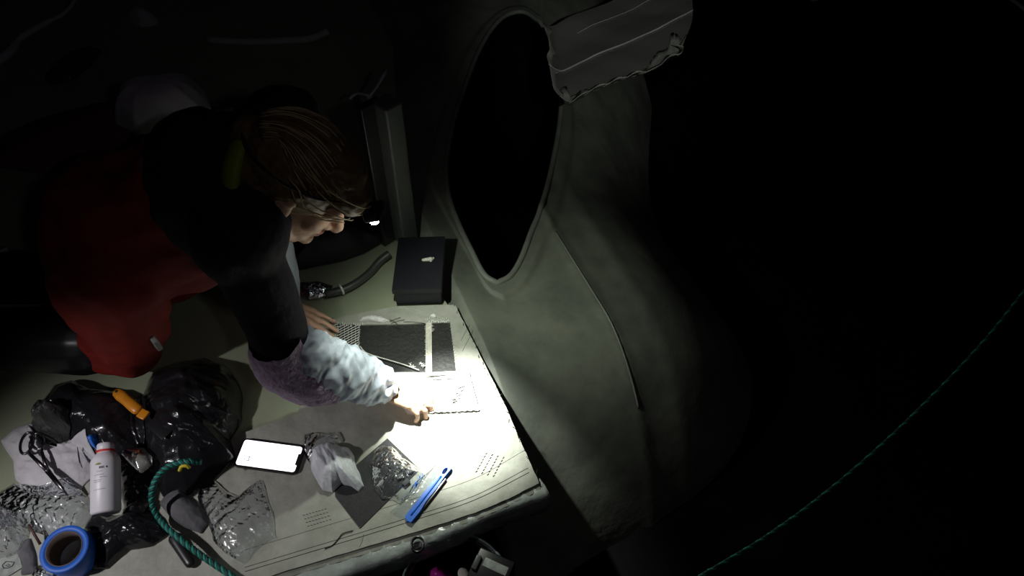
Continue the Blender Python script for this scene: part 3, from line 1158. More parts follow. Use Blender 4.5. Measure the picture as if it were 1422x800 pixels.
def rrect(l, w_, r, notch=None):
    out = []
    for cx, cy, a0_ in ((l / 2 - r, w_ / 2 - r, 0), (-l / 2 + r, w_ / 2 - r, 90), (-l / 2 + r, -w_ / 2 + r, 180), (l / 2 - r, -w_ / 2 + r, 270)):
        for k in range(7):
            a_ = math.radians(a0_ + 15 * k)
            out.append(Vector((cx + r * math.cos(a_), cy + r * math.sin(a_), 0)))
    if notch:
        out += [Vector((l / 2, -notch, 0)), Vector((l / 2 - .0045, -notch + .001, 0)), Vector((l / 2 - .0045, notch - .001, 0)), Vector((l / 2, notch, 0))]
    return out


def plate(bm, pts, c, R, z0, z1):
    bm2 = bmesh.new()
    prism(bm2, pts, z0, z1)
    for v in bm2.verts:
        v.co = c + R @ v.co
    me_ = bpy.data.meshes.new('t'); bm2.to_mesh(me_); bm2.free()
    bm.from_mesh(me_); bpy.data.meshes.remove(me_)


bm = bmesh.new()
plate(bm, rrect(LW, WW, 0.006, 0.014), pc, PR, 0.0001, 0.0006)
scr = obj('screen', bm, 'screen', ph, smooth=False)
bm = bmesh.new()
for (x, y, l, w_) in ((-0.042, -0.009, 0.008, 0.0015), (-0.042, -0.018, 0.010, 0.0012), (-0.042, -0.0135, 0.0015, 0.008), (-0.0545, -0.0075, 0.0015, 0.004), (-0.0365, -0.011, 0.0012, 0.003), (-0.049, -0.0205, 0.008, 0.0008)):
    box(bm, pc + PR @ Vector((x, y, 0.0007)), l, w_, 0.0003, PR)
obj('screen_icon', bm, 'icon', scr, smooth=False)
bm = bmesh.new()
box(bm, pc + PR @ Vector((-0.0515, -0.0150, 0.0007)), 0.003, 0.002, 0.0003, PR)
obj('screen_icon', bm, 'icon_green', scr, smooth=False)

# dark grey sandpaper sheet
bm = bmesh.new()
prism(bm, [at(538, 609, .001), at(583, 652, .001), at(500, 734, .001), at(466, 690, .001), at(464, 672, .001)], 0.0006, 0.0020)
tag(obj('sandpaper_sheet', bm, 'sand', smooth=False), 'dark grey square of sandpaper under the rag and clear bag', 'sandpaper')

rag = heap('rag', [(433, 626), (441, 618), (456, 616), (470, 619), (484, 622), (492, 634), (494, 648), (502, 664), (506, 676), (498, 683), (488, 676), (474, 672), (462, 684), (448, 681), (441, 668), (432, 655)],
           0.050, 'rag', 61, freq=26, crinkle=1.5, along=(0.55, -0.8), z0=0.0025, amp=0.95, n=200, rings=60, power=3)
tag(rag, 'crumpled pale blue-white rag beside the glowing phone', 'rag')
cf = heap('clear_wrapper', [(421, 604), (436, 601), (452, 603), (470, 600), (474, 612), (466, 630), (446, 640), (430, 644), (421, 628)], 0.02, 'film_milky', 62, crinkle=1.9, smooth=False, freq=22, z0=0.003, n=105, rings=22)
tag(cf, 'clear crumpled wrapper between the glowing phone and the rag', 'wrapper')
cb_ = thing('clear_bag', 'clear crumpled plastic bag of dark bits on the sandpaper', 'bag', at(548, 660))
heap('film', [(513, 646), (520, 628), (533, 618), (545, 619), (560, 636), (578, 648), (592, 660), (578, 680), (556, 698), (545, 692), (530, 694), (518, 678)], 0.034, 'film', 63, crinkle=1.9, smooth=False, freq=24, z0=0.003, parent=cb_, n=165, rings=42)
bm = bmesh.new()
for (x, y, a_) in ((560, 648, .5), (568, 655, .6), (556, 662, .4), (564, 670, .8)):
    box(bm, at(x, y, .006), 0.016, 0.011, 0.005, Matrix.Rotation(a_, 3, 'Z'), 0.001)
obj('contents', bm, 'grey_fabric', cb_)
fl2 = heap('clear_film', [(556, 700), (575, 672), (600, 650), (612, 638), (606, 660), (586, 694), (562, 722), (540, 712)], 0.004, 'film', 64, crinkle=1.9, smooth=False, freq=14, z0=0.001, n=90, rings=14, edge=.002)
tag(fl2, 'flat clear plastic film under the blue plastic handle', 'film')

# blue plastic tool
bt = thing('plastic_scraper', 'bright blue plastic tool with a hole at its tip, on the sheet', 'tool', at(595, 686))
e0, e1 = at(569, 718, .006), at(621, 651, .006)
dx = (e1 - e0).normalized(); dy = Vector((-dx.y, dx.x, 0))
BR = Matrix((dx, dy, Vector((0, 0, 1)))).transposed()
Lb = (e1 - e0).length
bm = bmesh.new()
outl = [(-0.008, -.0105), (0.02, -.0115), (Lb * .35, -.0085), (Lb * .6, -.0095), (Lb * .85, -.0075), (Lb + .002, -.0085), (Lb + .008, -.006), (Lb + .008, .006), (Lb + .002, .008), (Lb * .8, .0065), (Lb * .5, .0075), (0.02, .0085), (-.006, .008), (-.010, 0)]
bm2 = bmesh.new()
prism(bm2, [Vector((x, y, 0)) for x, y in outl], 0, 0.008, [[Vector((Lb - .008 + .009 * math.cos(t * PI / 5), .0045 * math.sin(t * PI / 5), 0)) for t in range(10)]])
for v in bm2.verts:
    v.co = e0 + BR @ v.co - Vector((0, 0, 0.004))
obj('handle', bm2, 'blue', bt, smooth=False)
bm = bmesh.new()
tube(bm, [e0 + BR @ Vector((0.004 + (Lb * .8) * t / 10, -0.001, 0.0045)) for t in range(11)], 0.0022, 6)
obj('rib', bm, 'blue', bt)
bm = bmesh.new()
box(bm, e0 + BR @ Vector((Lb * .55, -.0115, -.001)), Lb * .6, 0.004, 0.004, BR, 0.0008)
obj('blade', bm, 'dark_steel', bt)

# long thread bottom
bm = bmesh.new()
tube(bm, catmull([at(451, 762, .002), at(462, 757, .002), at(470, 748, .002), at(476, 741, .003), at(490, 737, .002)], 24), 0.0011, 6)
tag(obj('thread_end', bm, 'dark_thread'), 'dark thread end curled near the lower edge of the sheet', 'thread')

# ------------------------------------------------------------------ the clutter at lower left
bb = heap('black_bag', [(205, 655), (198, 600), (196, 560), (215, 520), (250, 505), (285, 498), (312, 505), (330, 530), (338, 555), (336, 585), (320, 612), (330, 640), (300, 668), (262, 690), (230, 690)], 0.13, 'bag_black', 71, crinkle=1.15, freq=9, amp=0.6, n=225, rings=61)
tag(bb, 'large crumpled black plastic bag beside the orange-handled tool', 'bag')
bb2 = heap('black_bag', [(55, 610), (58, 560), (75, 535), (100, 528), (130, 540), (165, 545), (200, 560), (214, 600), (208, 640), (180, 665), (150, 650), (122, 628), (95, 616), (70, 618)], 0.085, 'bag_black', 72, crinkle=1.15, freq=12, amp=0.6, n=225, rings=56, on=[bb])
tag(bb2, 'black plastic bag beneath the orange-handled tool, behind the bottle', 'bag')
bb3 = heap('grey_bag', [(50, 612), (62, 586), (80, 574), (104, 578), (118, 590), (112, 606), (94, 622), (72, 616)], 0.075, 'bag_grey', 73, crinkle=1.9, smooth=False, freq=18, n=120, rings=33, z0=.004, on=[bb2])
tag(bb3, 'glossy grey-black plastic bag behind the scissors', 'bag')
bb4 = heap('black_bag', [(118, 735), (130, 712), (150, 720), (180, 712), (205, 700), (218, 712), (232, 725), (236, 742), (215, 758), (180, 764), (150, 790), (128, 792), (122, 765)], 0.045, 'bag_black', 74, crinkle=1.15, freq=20, n=180, rings=44, on=[bb, bb2])
tag(bb4, 'small crushed black plastic bag between blue tape and green rope', 'bag')
bb5 = heap('black_bag', [(170, 640), (205, 625), (222, 650), (216, 690), (205, 720), (180, 722), (168, 690)], 0.04, 'bag_black', 75, crinkle=1.15, freq=18, n=120, rings=33, on=[bb, bb2, bb4])
tag(bb5, 'black plastic bag piece on the right side of the bottle', 'bag')

wc = heap('white_cloth', [(0, 612), (22, 596), (45, 585), (58, 600), (62, 618), (90, 626), (112, 616), (134, 612), (138, 636), (128, 662), (112, 680), (88, 690), (50, 686), (20, 668), (18, 640)], 0.034, 'white_cloth', 76, crinkle=1.5, freq=16, n=130, rings=34, on=[bb2, bb3])
tag(wc, 'crumpled white cloth under the scissors', 'cloth')
cl0 = cl = heap('clear_bag', [(-10, 690), (20, 672), (60, 680), (100, 668), (122, 690), (124, 718), (110, 735), (70, 745), (30, 735), (-10, 730)], 0.022, 'film_milky', 77, crinkle=1.9, smooth=False, freq=20, n=165, rings=42, z0=.003, on=[wc])
tag(cl, 'flat clear plastic bag between white cloth and blue tape', 'bag')
cl = heap('clear_bag', [(-20, 705), (5, 702), (25, 714), (38, 740), (34, 765), (10, 775), (-20, 775)], 0.05, 'film_milky', 78, crinkle=1.9, smooth=False, freq=26, n=135, rings=36, z0=.004, on=[cl0])
tag(cl, 'shiny crumpled clear bag at the left edge of the photo', 'bag')
cl = heap('clear_bag', [(45, 800), (50, 786), (64, 784), (78, 792), (82, 812), (50, 820)], 0.02, 'film_milky', 79, crinkle=1.9, smooth=False, freq=30, n=90, rings=19, z0=.002)
tag(cl, 'bit of clear film below the blue tape roll', 'film')
cb_ = heap('clear_bag', [(274, 690), (278, 676), (296, 668), (312, 682), (330, 690), (352, 672), (362, 668), (370, 690), (378, 720), (382, 748), (360, 758), (338, 782), (316, 770), (298, 752), (286, 720)], 0.016, 'film', 80, crinkle=1.6, smooth=False, freq=20, n=195, rings=47, z0=.003)
tag(cb_, 'empty clear zip bag between green rope and rag', 'bag')

# packet with printed emblem
pk = thing('packet', 'grey paper packet with a black outlined emblem at lower left', 'packet', at(12, 780))
bm = bmesh.new()
pz = 0.004
prism(bm, [at(-30, 790, pz), at(24, 764, pz), at(31, 788, pz), at(-25, 822, pz)], 0.0015, pz)
obj('wrapper', bm, 'label_grey', pk, smooth=False)
bm = bmesh.new()
em = [at(3, 785, pz + .0008), at(8, 780, pz + .0008), at(14, 780, pz + .0008), at(20, 781, pz + .0008), at(17, 786, pz + .0008), at(11, 789, pz + .0008), at(5, 789, pz + .0008)]
tube(bm, em, 0.0009, 6, closed=True)
tube(bm, [at(8, 785, pz + .0008), at(11, 783, pz + .0008), at(14, 785, pz + .0008), at(11, 787, pz + .0008)], 0.0006, 5, closed=True)
obj('emblem', bm, 'print', pk)
dk = heap('dark_rubber_scrap', [(24, 768), (30, 752), (42, 748), (50, 772), (52, 796), (30, 800), (32, 786)], 0.006, 'grey_fabric', 81, freq=14, n=50, rings=10)
tag(dk, 'dark flat fabric piece between the printed packet and blue tape', 'fabric')

# bottle lying on the bags
bo = thing('bottle', 'white plastic bottle with red neck ring, tilted on black bags', 'bottle', at(148, 670, 0.02))
bt0, bt1 = at(147, 714, 0.062), at(146.5, 616, 0.105)
bd = (bt1 - bt0).normalized()
BL = (bt1 - bt0).length
bm = bmesh.new()
R0 = 0.028
k = BL / 0.17
lathe(bm, bt0, bd, [(0.0001, 0.004), (R0 - .008, .003), (R0 - .003, 0), (R0, .005), (R0, .126 * k), (R0 - .002, .134 * k), (R0 - .008, .143 * k), (R0 - .012, .147 * k), (R0 - .013, .150 * k)], 48)
obj('body', bm, 'bottle', bo)
bm = bmesh.new()
lathe(bm, bt0, bd, [(R0 - .0125, .1485 * k), (R0 - .0105, .149 * k), (R0 - .0105, .153 * k), (R0 - .0125, .1535 * k)], 40)
obj('neck_ring', bm, 'red', bo)
bm = bmesh.new()
lathe(bm, bt0, bd, [(R0 - .0125, .1535 * k), (R0 - .0115, .155 * k), (R0 - .0115, .166 * k), (R0 - .0135, .170 * k), (0.0001, .170 * k)], 40)
cp = obj('cap', bm, 'bottle', bo)
cdir = (Vector((0, 0, CAM_H)) - bt0.lerp(bt1, .5))
cdir = (cdir - bd * cdir.dot(bd)).normalized()
sdir = bd.cross(cdir)
if sdir.x < 0:
    sdir = -sdir


def on_bottle(a, h, dr=0.0004):
    return bt0 + bd * h + (cdir * math.cos(a) + sdir * math.sin(a)) * (R0 + dr)


def bottle_dash(bm, a0_, a1_, h, t):
    n_ = 6
    vs = []
    for kk in range(n_ + 1):
        a_ = a0_ + (a1_ - a0_) * kk / n_
        vs.append((bm.verts.new(on_bottle(a_, h - t)), bm.verts.new(on_bottle(a_, h + t))))
    for u, v in zip(vs, vs[1:]):
        bm.faces.new((u[0], v[0], v[1], u[1]))


bm = bmesh.new()
for a0_, a1_, h, t in ((-.42, -.34, .107, .0022), (-.31, -.27, .107, .0022), (-.24, -.17, .107, .0022), (-.14, -.11, .107, .0022), (.02, .12, .107, .0018)):
    bottle_dash(bm, a0_, a1_, h * k, t)
bottle_dash(bm, -.72, -.30, .1155 * k, .0008)
obj('printed_name', bm, 'print', bo, smooth=False)
bm = bmesh.new()
vs = [bm.verts.new(on_bottle(-.48 + .17 * math.cos(2 * PI * t / 16), (.1165 + .0028 * math.sin(2 * PI * t / 16)) * k, .0005)) for t in range(16)]
bm.faces.new(vs)
obj('printed_leaf', bm, 'leaf', bo, smooth=False)
bm = bmesh.new()
for a0_, a1_, h in ((-.78, -.1, .090), (-.40, .05, .084), (-.85, -.3, .0775), (-.8, -.35, .0735), (-.85, -.78, .055), (-.7, .0, .0555), (-.6, -.2, .098)):
    bottle_dash(bm, a0_, a1_, h * k, .0006)
obj('printed_text', bm, 'print_soft', bo, smooth=False)
bc = heap('blue_lid', [(125, 613), (130, 607), (140, 607), (141, 616), (136, 626), (128, 620)], 0.03, 'blue', 82, freq=20, n=40, rings=8, z0=.04)
tag(bc, 'small bright blue plastic scrap behind the bottle cap', 'scrap')
gs = heap('clear_scrap', [(168, 632), (172, 624), (200, 622), (212, 634), (212, 646), (196, 658), (184, 648)], 0.012, 'film_sheet', 83, freq=14, n=50, rings=10, z0=.06)
tag(gs, 'greenish clear plastic scrap right of the bottle', 'scrap')

# masking tape roll
tr_ = thing('tape_roll', 'roll of bright blue masking tape at lower left', 'tape', at(92, 775, 0.0))
tax = Vector((0.05, -0.08, 1)).normalized()
tc_ = at(89, 762, 0.066)
bm = bmesh.new()
ro, ri, hh = 0.0455, 0.0330, 0.058
rings = lathe(bm, tc_, tax, [(ri + .001, -hh), (ro - .0008, -hh), (ro, -hh + .001), (ro, -.001), (ro - .0008, 0), (ri + .001, 0)], 64)
for kk in range(64):
    bm.faces.new((rings[0][kk], rings[-1][kk], rings[-1][(kk + 1) % 64], rings[0][(kk + 1) % 64]))
obj('tape', bm, 'blue_tape', tr_)
bm = bmesh.new()
rings = lathe(bm, tc_, tax, [(ri + .0012, -hh), (ri + .0012, 0.0006), (ri - .0008, 0.0006), (ri - .0008, -hh)], 64)
for kk in range(64):
    bm.faces.new((rings[0][kk], rings[-1][kk], rings[-1][(kk + 1) % 64], rings[0][(kk + 1) % 64]))
obj('core', bm, 'card', tr_)

# scissors on the white cloth
sx = thing('scissors', 'dark steel scissors with open finger loops on white cloth', 'scissors', at(60, 645, 0.03))
zt = 0.046
piv = at(66, 654, zt)
tip = at(94, 688, zt - 0.004)
for nm, cx, cy, rx_, ry_, ang, off in (('blade', 38, 616, 0.013, 0.026, -0.25, 0.002), ('blade', 52, 612, 0.0125, 0.022, 0.15, -0.002)):
    bm = bmesh.new()
    oz = Vector((0, 0, off))
    ctr = at(cx, cy, zt + .004) + oz
    ca_, sa_ = math.cos(ang + .5), math.sin(ang + .5)
    loop = []
    for t in range(28):
        a_ = 2 * PI * t / 28
        lx, ly = rx_ * math.cos(a_), ry_ * math.sin(a_)
        loop.append(ctr + Vector((lx * ca_ - ly * sa_, lx * sa_ + ly * ca_, 0)))
    tube(bm, loop, 0.0030, 8, closed=True)
    st = min(loop, key=lambda q: (q - piv).length)
    tube(bm, [st, st.lerp(piv, .5) + Vector((0, 0, .001)), piv + oz], [0.0035, 0.0038, 0.0045], 8, flat=0.6)
    tube(bm, [piv + oz, (piv + oz).lerp(tip + oz, .5) + Vector((.001 if off > 0 else -.001, 0, 0)), tip + oz], [0.0055, 0.0042, 0.0012], 8, flat=0.4)
    obj('blade', bm, 'dark_steel', sx)
bm = bmesh.new()
lathe(bm, piv - Vector((0, 0, .005)), (0, 0, 1), [(0.0001, 0), (.003, 0), (.003, .010), (.0022, .0112), (.0001, .0115)], 16)
obj('pivot_screw', bm, 'steel', sx)
# needle
bm = bmesh.new()
tube(bm, [at(107.5, 621, .034), at(109, 632, .035), at(111, 642, .034), at(114.5, 650, .032)], [0.0008, 0.0016, 0.0017, 0.0006], 8)
tag(obj('sewing_needle', bm, 'dark_steel'), 'thick dark sewing needle on the white cloth left of bottle', 'needle')
bm = bmesh.new()
tube(bm, [at(40, 729, .03), at(47, 741, .025), at(56, 756, .012)], 0.0028, 8)
tag(obj('wooden_stick', bm, 'brown'), 'thin brown stick leaning beside the blue tape roll', 'stick')

# orange-handled tool on the black bag
ot = thing('putty_knife', 'tool with a worn orange handle on the black bag', 'tool', at(182, 560, 0.09))
h0, h1 = at(160, 543, 0.115), at(203, 579, 0.108)
hd = (h1 - h0).normalized()
ha = Vector((0, 0, 1)).cross(hd).normalized()
bm = bmesh.new()
prof = [(0.000, .006), (.004, .0105), (.014, .0125), (.03, .0115), (.045, .0125), (.056, .0120), (.060, .0085)]
L_ = (h1 - h0).length
tube(bm, [h0 + hd * (a_ / .076 * L_) for a_, r in prof], [r for a_, r in prof], 16, flat=0.62)
obj('handle', bm, 'orange', ot)
bm = bmesh.new()
c_ = h0 + hd * (0.069 / .076 * L_)
bx_ = Matrix((hd, ha, hd.cross(ha))).transposed()
box(bm, c_, 0.020, 0.021, 0.007, bx_ @ Matrix.Rotation(0.2, 3, 'Z'), 0.002)
obj('ferrule', bm, 'orange', ot)
bm = bmesh.new()
box(bm, h0 + hd * (0.105 / .076 * L_) - Vector((0, 0, .004)), 0.055, 0.026, 0.0015, bx_, 0.0004)
obj('blade', bm, 'black_plastic', ot)
bm = bmesh.new()
lathe(bm, h0 + hd * .008 + Vector((0, 0, 0.0045)), (0, 0, 1), [(.0032, 0), (.0032, .003), (.0001, .003)], 14)
obj('hang_hole', bm, 'black', ot)

# green braided rope curling over the clutter
rp = thing('braided_rope', 'thick teal-green braided rope curling right of the bottle', 'rope', at(245, 720))
pth = [(278, 642, .10), (262, 641, .115), (240, 645, .115), (222, 658, .11), (212, 678, .09), (212, 702, .05), (224, 724, .022), (240, 740, .030), (262, 758, .030), (285, 775, .020), (310, 792, .012), (345, 815, .012)]
cen = catmull([at(x, y, z) for x, y, z in pth], 220)
for kk in range(4):
    bm = bmesh.new()
    strands(bm, cen, 0.0062, 16, kk, 4)
    obj('strand', bm, 'green_b' if kk % 2 == 0 else 'green_a', rp)
bm = bmesh.new()
tube(bm, catmull([at(249, 654, .116), at(252, 648, .123), at(259, 647, .123), at(263, 650, .116)], 10), 0.0035, 8)
tag(obj('yellow_cord', bm, 'yellow'), 'short yellow cord end beside the loop of green rope', 'cord')
gf = heap('grey_fabric', [(222, 700), (236, 680), (248, 672), (262, 690), (282, 706), (290, 728), (280, 742), (258, 734), (238, 720)], 0.022, 'grey_fabric', 84, freq=12, n=80, rings=20)
tag(gf, 'folded dark grey fabric between green rope and clear zip bag', 'fabric')
bm = bmesh.new()
capsule(bm, at(243, 748, .011), at(264, 781, .010), 0.013, 0.011, flat=.7, up=(0, 0, 1))
tag(obj('knife_handle', bm, 'black_plastic'), 'dark handle lying under the green rope', 'handle')
# ------------------------------------------------------------------ behind the sheet
# black case with lid
cs = thing('black_case', 'low dark box standing at the far edge of the sheet', 'box', at(575, 400, 0))
c0, c1 = at(551, 423), at(613, 421)
bm = bmesh.new()
prism(bm, [c0, c1, c1 + Vector((0, .17, 0)), c0 + Vector((0.0, .17, 0))], 0.0005, 0.050)
obj('body', bm, 'case', cs, smooth=False)
bm = bmesh.new()
o4 = Vector((.004, -.004, 0)); o5 = Vector((-.004, -.004, 0))
prism(bm, [c0 + o5, c1 + o4, c1 + Vector((.004, .174, 0)), c0 + Vector((-.004, .174, 0))], 0.050, 0.066)
obj('lid', bm, 'case_lid', cs, smooth=False)
bm = bmesh.new()
pc_ = at(594, 361, 0.071)
capsule(bm, pc_ + Vector((-.012, 0, 0)), pc_ + Vector((.008, .001, .002)), 0.004, 0.006)
capsule(bm, pc_ + Vector((.008, -.002, .0)), pc_ + Vector((.014, .006, .0)), 0.004, 0.003)
tag(obj('cord_toggle', bm, 'tape_cream'), 'small cream toggle on top of the dark box', 'toggle')
# post
ps = thing('deck_post', 'grey upright post behind the dark box', 'post', at(566, 345, 0))
pb, pt = at(567, 338, 0.0) + Vector((0, .05, 0)), None
bm = bmesh.new()
up_ = Vector((0.02, 0.02, 1)).normalized()
base = at(561, 350, 0.0) + Vector((0, .05, 0))
L1 = 0.46
box(bm, base + up_ * L1 / 2, 0.054, 0.05, L1, up_.to_track_quat('Z', 'Y').to_matrix(), 0.006)
obj('tube', bm, 'post', ps)
bm = bmesh.new()
box(bm, base + Vector((-.041, -.004, 0)) + up_ * L1 / 2, 0.022, 0.06, L1, up_.to_track_quat('Z', 'Y').to_matrix(), 0.003)
obj('side_rail', bm, 'black_plastic', ps)
# black bundle under the head
bu = heap('black_bundle', [(400, 378), (402, 340), (430, 318), (470, 302), (510, 300), (534, 316), (533, 335), (505, 352), (478, 362), (440, 370)], 0.075, 'black', 91, freq=8, n=100, rings=24)
tag(bu, 'dark bundle on the deck below the face of the person', 'bundle')
# hose and shiny packet
bm = bmesh.new()
tube(bm, catmull([at(541, 352, .03), at(528, 362, .022), at(516, 376, .014), at(502, 388, .012), at(486, 398, .012), at(470, 404, .012), at(452, 408, .012)], 40), 0.0105, 12)
tag(obj('hose', bm, 'hose'), 'dark hose on the deck ending in a shiny packet', 'hose')
bm = bmesh.new()
p_ = at(474, 402, .012)
hd_ = (at(502, 388, .012) - at(470, 404, .012)).normalized()
a_, b_ = frame(hd_)
tube(bm, [p_ + (a_ * math.cos(2 * PI * t / 24) + b_ * math.sin(2 * PI * t / 24)) * 0.0125 for t in range(24)], 0.003, 6, closed=True)
tag(obj('hose_clip', bm, 'white_cord'), 'white ring round the end of the dark hose', 'ring')
fo = heap('foil_packet', [(409, 396), (425, 393), (445, 392), (462, 397), (458, 408), (444, 414), (430, 416), (412, 408)], 0.016, 'foil', 92, crinkle=1.9, smooth=False, freq=36, n=105, rings=22)
tag(fo, 'shiny crumpled foil packet at the end of the hose', 'packet')

# ------------------------------------------------------------------ far right: rope and hanging plastic sheet
mr = thing('mooring_rope', 'thin green rope crossing the dark at right', 'rope', at(1150, 690, 0.1))
pth = [(940, 822, .30), (975, 799, .30), (1060, 748, .28), (1140, 690, .27), (1220, 622, .27), (1300, 545, .29), (1370, 470, .32), (1424, 402, .36), (1470, 340, .40)]
cen = catmull([at(x, y, z) for x, y, z in pth], 420)
for kk in range(3):
    bm = bmesh.new()
    strands(bm, cen, 0.0032, 42, kk, 3, 5)
    obj('strand', bm, 'green_b' if kk == 0 else 'green_a', mr)

# clear sheet peeled back at the far side of the float's mouth
fp = thing('plastic_sheet', 'translucent plastic sheet hanging past the far end of the float mouth', 'sheet', fpt(-1.5, 0.55))
bm = bmesh.new()
corners = [(755, 50), (962, -60), (962, 78), (777, 166)]
NU, NV = 70, 40
g = []
zf = lambda u, v: 0.06 + 0.05 * u
c00, c10, c11, c01 = (at(752, 46, .03), at(960, -50, .10), at(964, 84, .10), at(776, 168, .02))
for j in range(NV + 1):
    row = []
    for i in range(NU + 1):
        u, v = i / NU, j / NV
        p = c00.lerp(c10, u).lerp(c01.lerp(c11, u), v)
        q = np.array([[p.x, p.y, 0]])
        z = p.z + 0.03 * (float(vnoise(q * 5, 4)[0]) - .5) + 0.012 * (float(crease(q, 7, 6)[0]) - .5)
        if v > 0.86:
            z += 0.05 * ((v - .86) / .14) ** 2
        if u < 0.10:
            z += 0.05 * ((.10 - u) / .10) ** 2
        ed = 0.02 * (float(vnoise(np.array([[u * 9, v * 9, 0]]), 8)[0]) - .5)
        row.append(bm.verts.new((p.x + ed * (u < .05) - 0.07 * max(0, (u - .86) / .14) ** 2 * max(0, (v - .55) / .45) ** 2, p.y + ed * (v > .9) + 0.02 * math.sin(u * 7) * v, z)))
    g.append(row)
for j in range(NV):
    for i in range(NU):
        bm.faces.new((g[j][i], g[j][i + 1], g[j + 1][i + 1], g[j + 1][i]))
gp = [[v.co.copy() for v in row] for row in g]
obj('film', bm, 'film_sheet', fp)
bm = bmesh.new()
for j0, w_ in ((22, .003), (8, .0012)):
    tube(bm, [gp[j0][i] + Vector((0, 0, .003)) for i in range(0 if j0 > 10 else 15, NU + 1)], w_, 6)
obj('seam', bm, 'pale', fp)
bm = bmesh.new()
def strip(bm, grid):
    """a folded band of the film, with its own thickness"""
    up = [[bm.verts.new(p + Vector((0, 0, .004))) for p in r] for r in grid]
    dn = [[bm.verts.new(p + Vector((0, 0, .001))) for p in r] for r in grid]
    n, m = len(grid), len(grid[0])
    for G in (up, dn):
        for a_ in range(n - 1):
            for b_ in range(m - 1):
                bm.faces.new((G[a_][b_], G[a_][b_ + 1], G[a_ + 1][b_ + 1], G[a_ + 1][b_]))
    for b_ in range(m - 1):
        for q in (0, n - 1):
            bm.faces.new((up[q][b_], up[q][b_ + 1], dn[q][b_ + 1], dn[q][b_]))
    for a_ in range(n - 1):
        for q in (0, m - 1):
            bm.faces.new((up[a_][q], up[a_ + 1][q], dn[a_ + 1][q], dn[a_][q]))


rows_h = []
for i in range(NU + 1):
    u = i / NU
    wd = 3 + 5 * max(0, math.sin(u * 9.5 + 0.6)) * (0.5 + u) + (5 if u > .82 else 0) + (4 if u < .10 else 0)
    rows_h.append([gp[NV - int(round(wd * k_ / 4))][i] + Vector((0, 0, .004 * math.sin(k_ + i * .7))) for k_ in range(5)])
strip(bm, rows_h)
obj('hem', bm, 'hem', fp)
bm = bmesh.new()
strip(bm, [[gp[j][int(round((1.5 + 2.5 * max(0, math.sin(j * .62))) * k_ / 3))] for k_ in range(4)] for j in range(NV + 1)])
obj('curled_edge', bm, 'hem', fp)
bm = bmesh.new()
tube(bm, [at(1118, -6, 0), at(1130, -1, 0.01), at(1145, -4, 0)], .009, 8)
tag(obj('cord_end', bm, 'pale'), 'pale cord end at the top edge right of plastic sheet', 'cord')
bm = bmesh.new()
tube(bm, catmull([at(1400, -4, 0), at(1412, 4, 0.0), at(1424, 14, 0)], 8), .007, 8)
tag(obj('cord_end', bm, 'pale'), 'dim cord end in the top right corner', 'cord')

# ------------------------------------------------------------------ far left background
db = heap('dry_bag', [(160, 172), (164, 148), (180, 134), (215, 128), (285, 127), (294, 150), (290, 168), (240, 182), (190, 188)], 0.10, 'pale', 101, freq=5, n=90, rings=22, z0=.30, amp=.35, power=4)
tag(db, 'pale grey bag lying behind the back of the person', 'bag')
tp_ = heap('tarpaulin', [(-10, 196), (40, 172), (120, 150), (200, 146), (300, 150), (380, 170), (420, 200), (330, 235), (200, 245), (60, 240), (-20, 230)], 0.10, 'dim_red', 102, freq=4, n=110, rings=24, z0=0.2, amp=.4)
tag(tp_, 'dull reddish tarpaulin heap under the pale grey bag', 'tarpaulin')
bm = bmesh.new()
capsule(bm, at(300, 160, .315), at(322, 158, .315), .012, .016)
tag(obj('buckle', bm, 'pale'), 'small pale buckle right of the pale grey bag', 'buckle')
bm = bmesh.new()
tube(bm, catmull([at(288, 55, 0), at(340, 58, 0), at(400, 56, 0), at(432, 53, .005), at(456, 43, .03)], 24), .013, 10)
tag(obj('boat_pole', bm, 'pale'), 'thin pale pole lying in the dark at the top', 'pole')
bm = bmesh.new()
tube(bm, catmull([at(-12, 92, .2), at(14, 72, .21), at(30, 52, .22), at(60, 34, .24), at(92, 16, .26), at(108, -8, .28)], 30), [.013] * 10 + [.010] * 10 + [.006] * 11, 10)
tag(obj('white_line', bm, 'pale'), 'pale curved rope in the top left corner', 'rope')
dd = heap('dim_bundle', [(62, 108), (80, 98), (105, 84), (130, 66), (142, 70), (128, 92), (100, 112), (70, 118)], 0.05, 'hose', 103, freq=8, n=50, rings=12, z0=-0.012)
tag(dd, 'dim blue-grey bundle below the pale curved rope', 'bundle')
dd = heap('pale_glove', [(178, 30), (186, 17), (200, 15), (212, 24), (222, 30), (214, 36), (196, 38)], 0.05, 'pale', 104, freq=8, n=50, rings=12, z0=-0.012)
tag(dd, 'small pale crumpled thing in the dark near the top left', 'cloth')
bm = bmesh.new()
tube(bm, catmull([at(513, 133, .22), at(522, 122, .24), at(530, 108, .26), at(537, 96, .27)], 14), [.006] * 8 + [.008] * 5 + [.004] * 2, 8, flat=.5)
tube(bm, catmull([at(485, 137, .20), at(494, 130, .21), at(502, 130, .22), at(513, 133, .22)], 10), .004, 8)
tube(bm, catmull([at(506, 188, 0), at(508, 160, .12), at(513, 133, .22)], 10), .008, 8)
tag(obj('strap_end', bm, 'pale'), 'pale twisted strap end above the head of the person', 'strap')
bm = bmesh.new()
prism(bm, [at(-8, 352, .1), at(11, 344, .1), at(14, 358, .1), at(-8, 368, .1)], .100, .103)
tag(obj('paper_scrap', bm, 'pale', smooth=False), 'pale paper scrap at the left edge behind the person', 'paper')

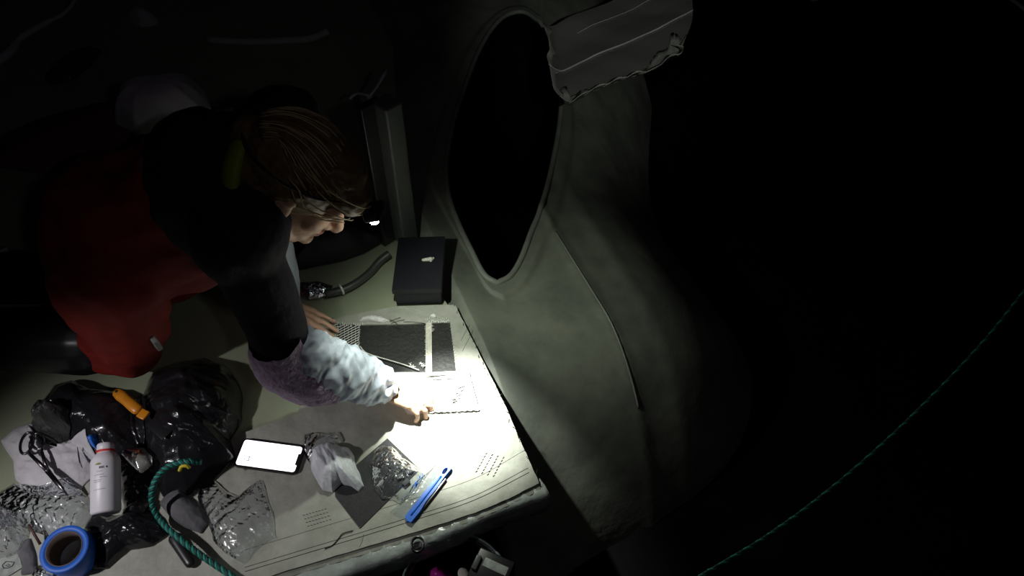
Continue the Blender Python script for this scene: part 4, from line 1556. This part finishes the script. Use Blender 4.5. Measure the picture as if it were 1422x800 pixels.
# ------------------------------------------------------------------ below the near edge: bucket
bk = thing('bucket', 'black bucket holding magenta and dark things below the near edge', 'bucket', at(630, 800, -0.35))
rc = at(632, 816, -0.075)
bm = bmesh.new()
RB = 0.105
rings = lathe(bm, rc, (0, 0, 1), [(RB * .8, -.40), (RB * .97, -.02), (RB, 0), (RB + .006, .003), (RB + .008, 0), (RB + .006, -.008), (RB + .001, -.012), (RB * .83, -.405)], 56)
bm.faces.new(rings[0][::-1]); bm.faces.new(rings[-1])
obj('pail', bm, 'black_plastic', bk)
bm = bmesh.new()
lathe(bm, rc, (0, 0, 1), [(RB + .004, .001), (RB + .006, .006), (RB + .010, .003), (RB + .008, -.002)], 56)
obj('rim', bm, 'bucket_rim', bk)
bm = bmesh.new()
rcx = at(580, 757, -0.002)
for dz in (0, .005):
    tube(bm, [rcx + Vector((.0125 * math.cos(2 * PI * t / 28), .014 * math.sin(2 * PI * t / 28), dz + .004 * math.sin(2 * PI * t / 28))) for t in range(28)], .0022, 7, closed=True)
tag(obj('split_ring', bm, 'dark_steel'), 'dark metal split ring on the grey beam at near edge', 'ring')
mg = heap('magenta_cloth', [(590, 806), (592, 792), (606, 786), (622, 792), (636, 806), (620, 830), (600, 830)], 0.05, 'magenta', 111, freq=14, n=60, rings=16, z0=-.15)
tag(mg, 'glossy magenta cloth inside the black bucket', 'cloth')
bm = bmesh.new()
ellipsoid(bm, at(644, 798, -.12), .012, .016, .006, Matrix.Rotation(.6, 3, 'Z'))
tag(obj('plastic_disc', bm, 'tape_cream'), 'small pale round piece inside the black bucket', 'lid')
bx = thing('battery_box', 'dark box with a worn grey label resting on the black bucket rim', 'box', at(680, 800, -.066))
bm = bmesh.new()
bR = Matrix.Rotation(-.42, 3, 'Z')
box(bm, at(682, 798, -.036), .080, .070, .060, bR, .004)
obj('body', bm, 'black_plastic', bx)
bm = bmesh.new()
box(bm, at(688, 787, -.006), .052, .018, .002, bR, .0005)
obj('label_plate', bm, 'label_grey', bx)
bm = bmesh.new()
box(bm, at(662, 783, -.012), .012, .030, .024, bR, .002)
obj('clasp', bm, 'hose', bx)
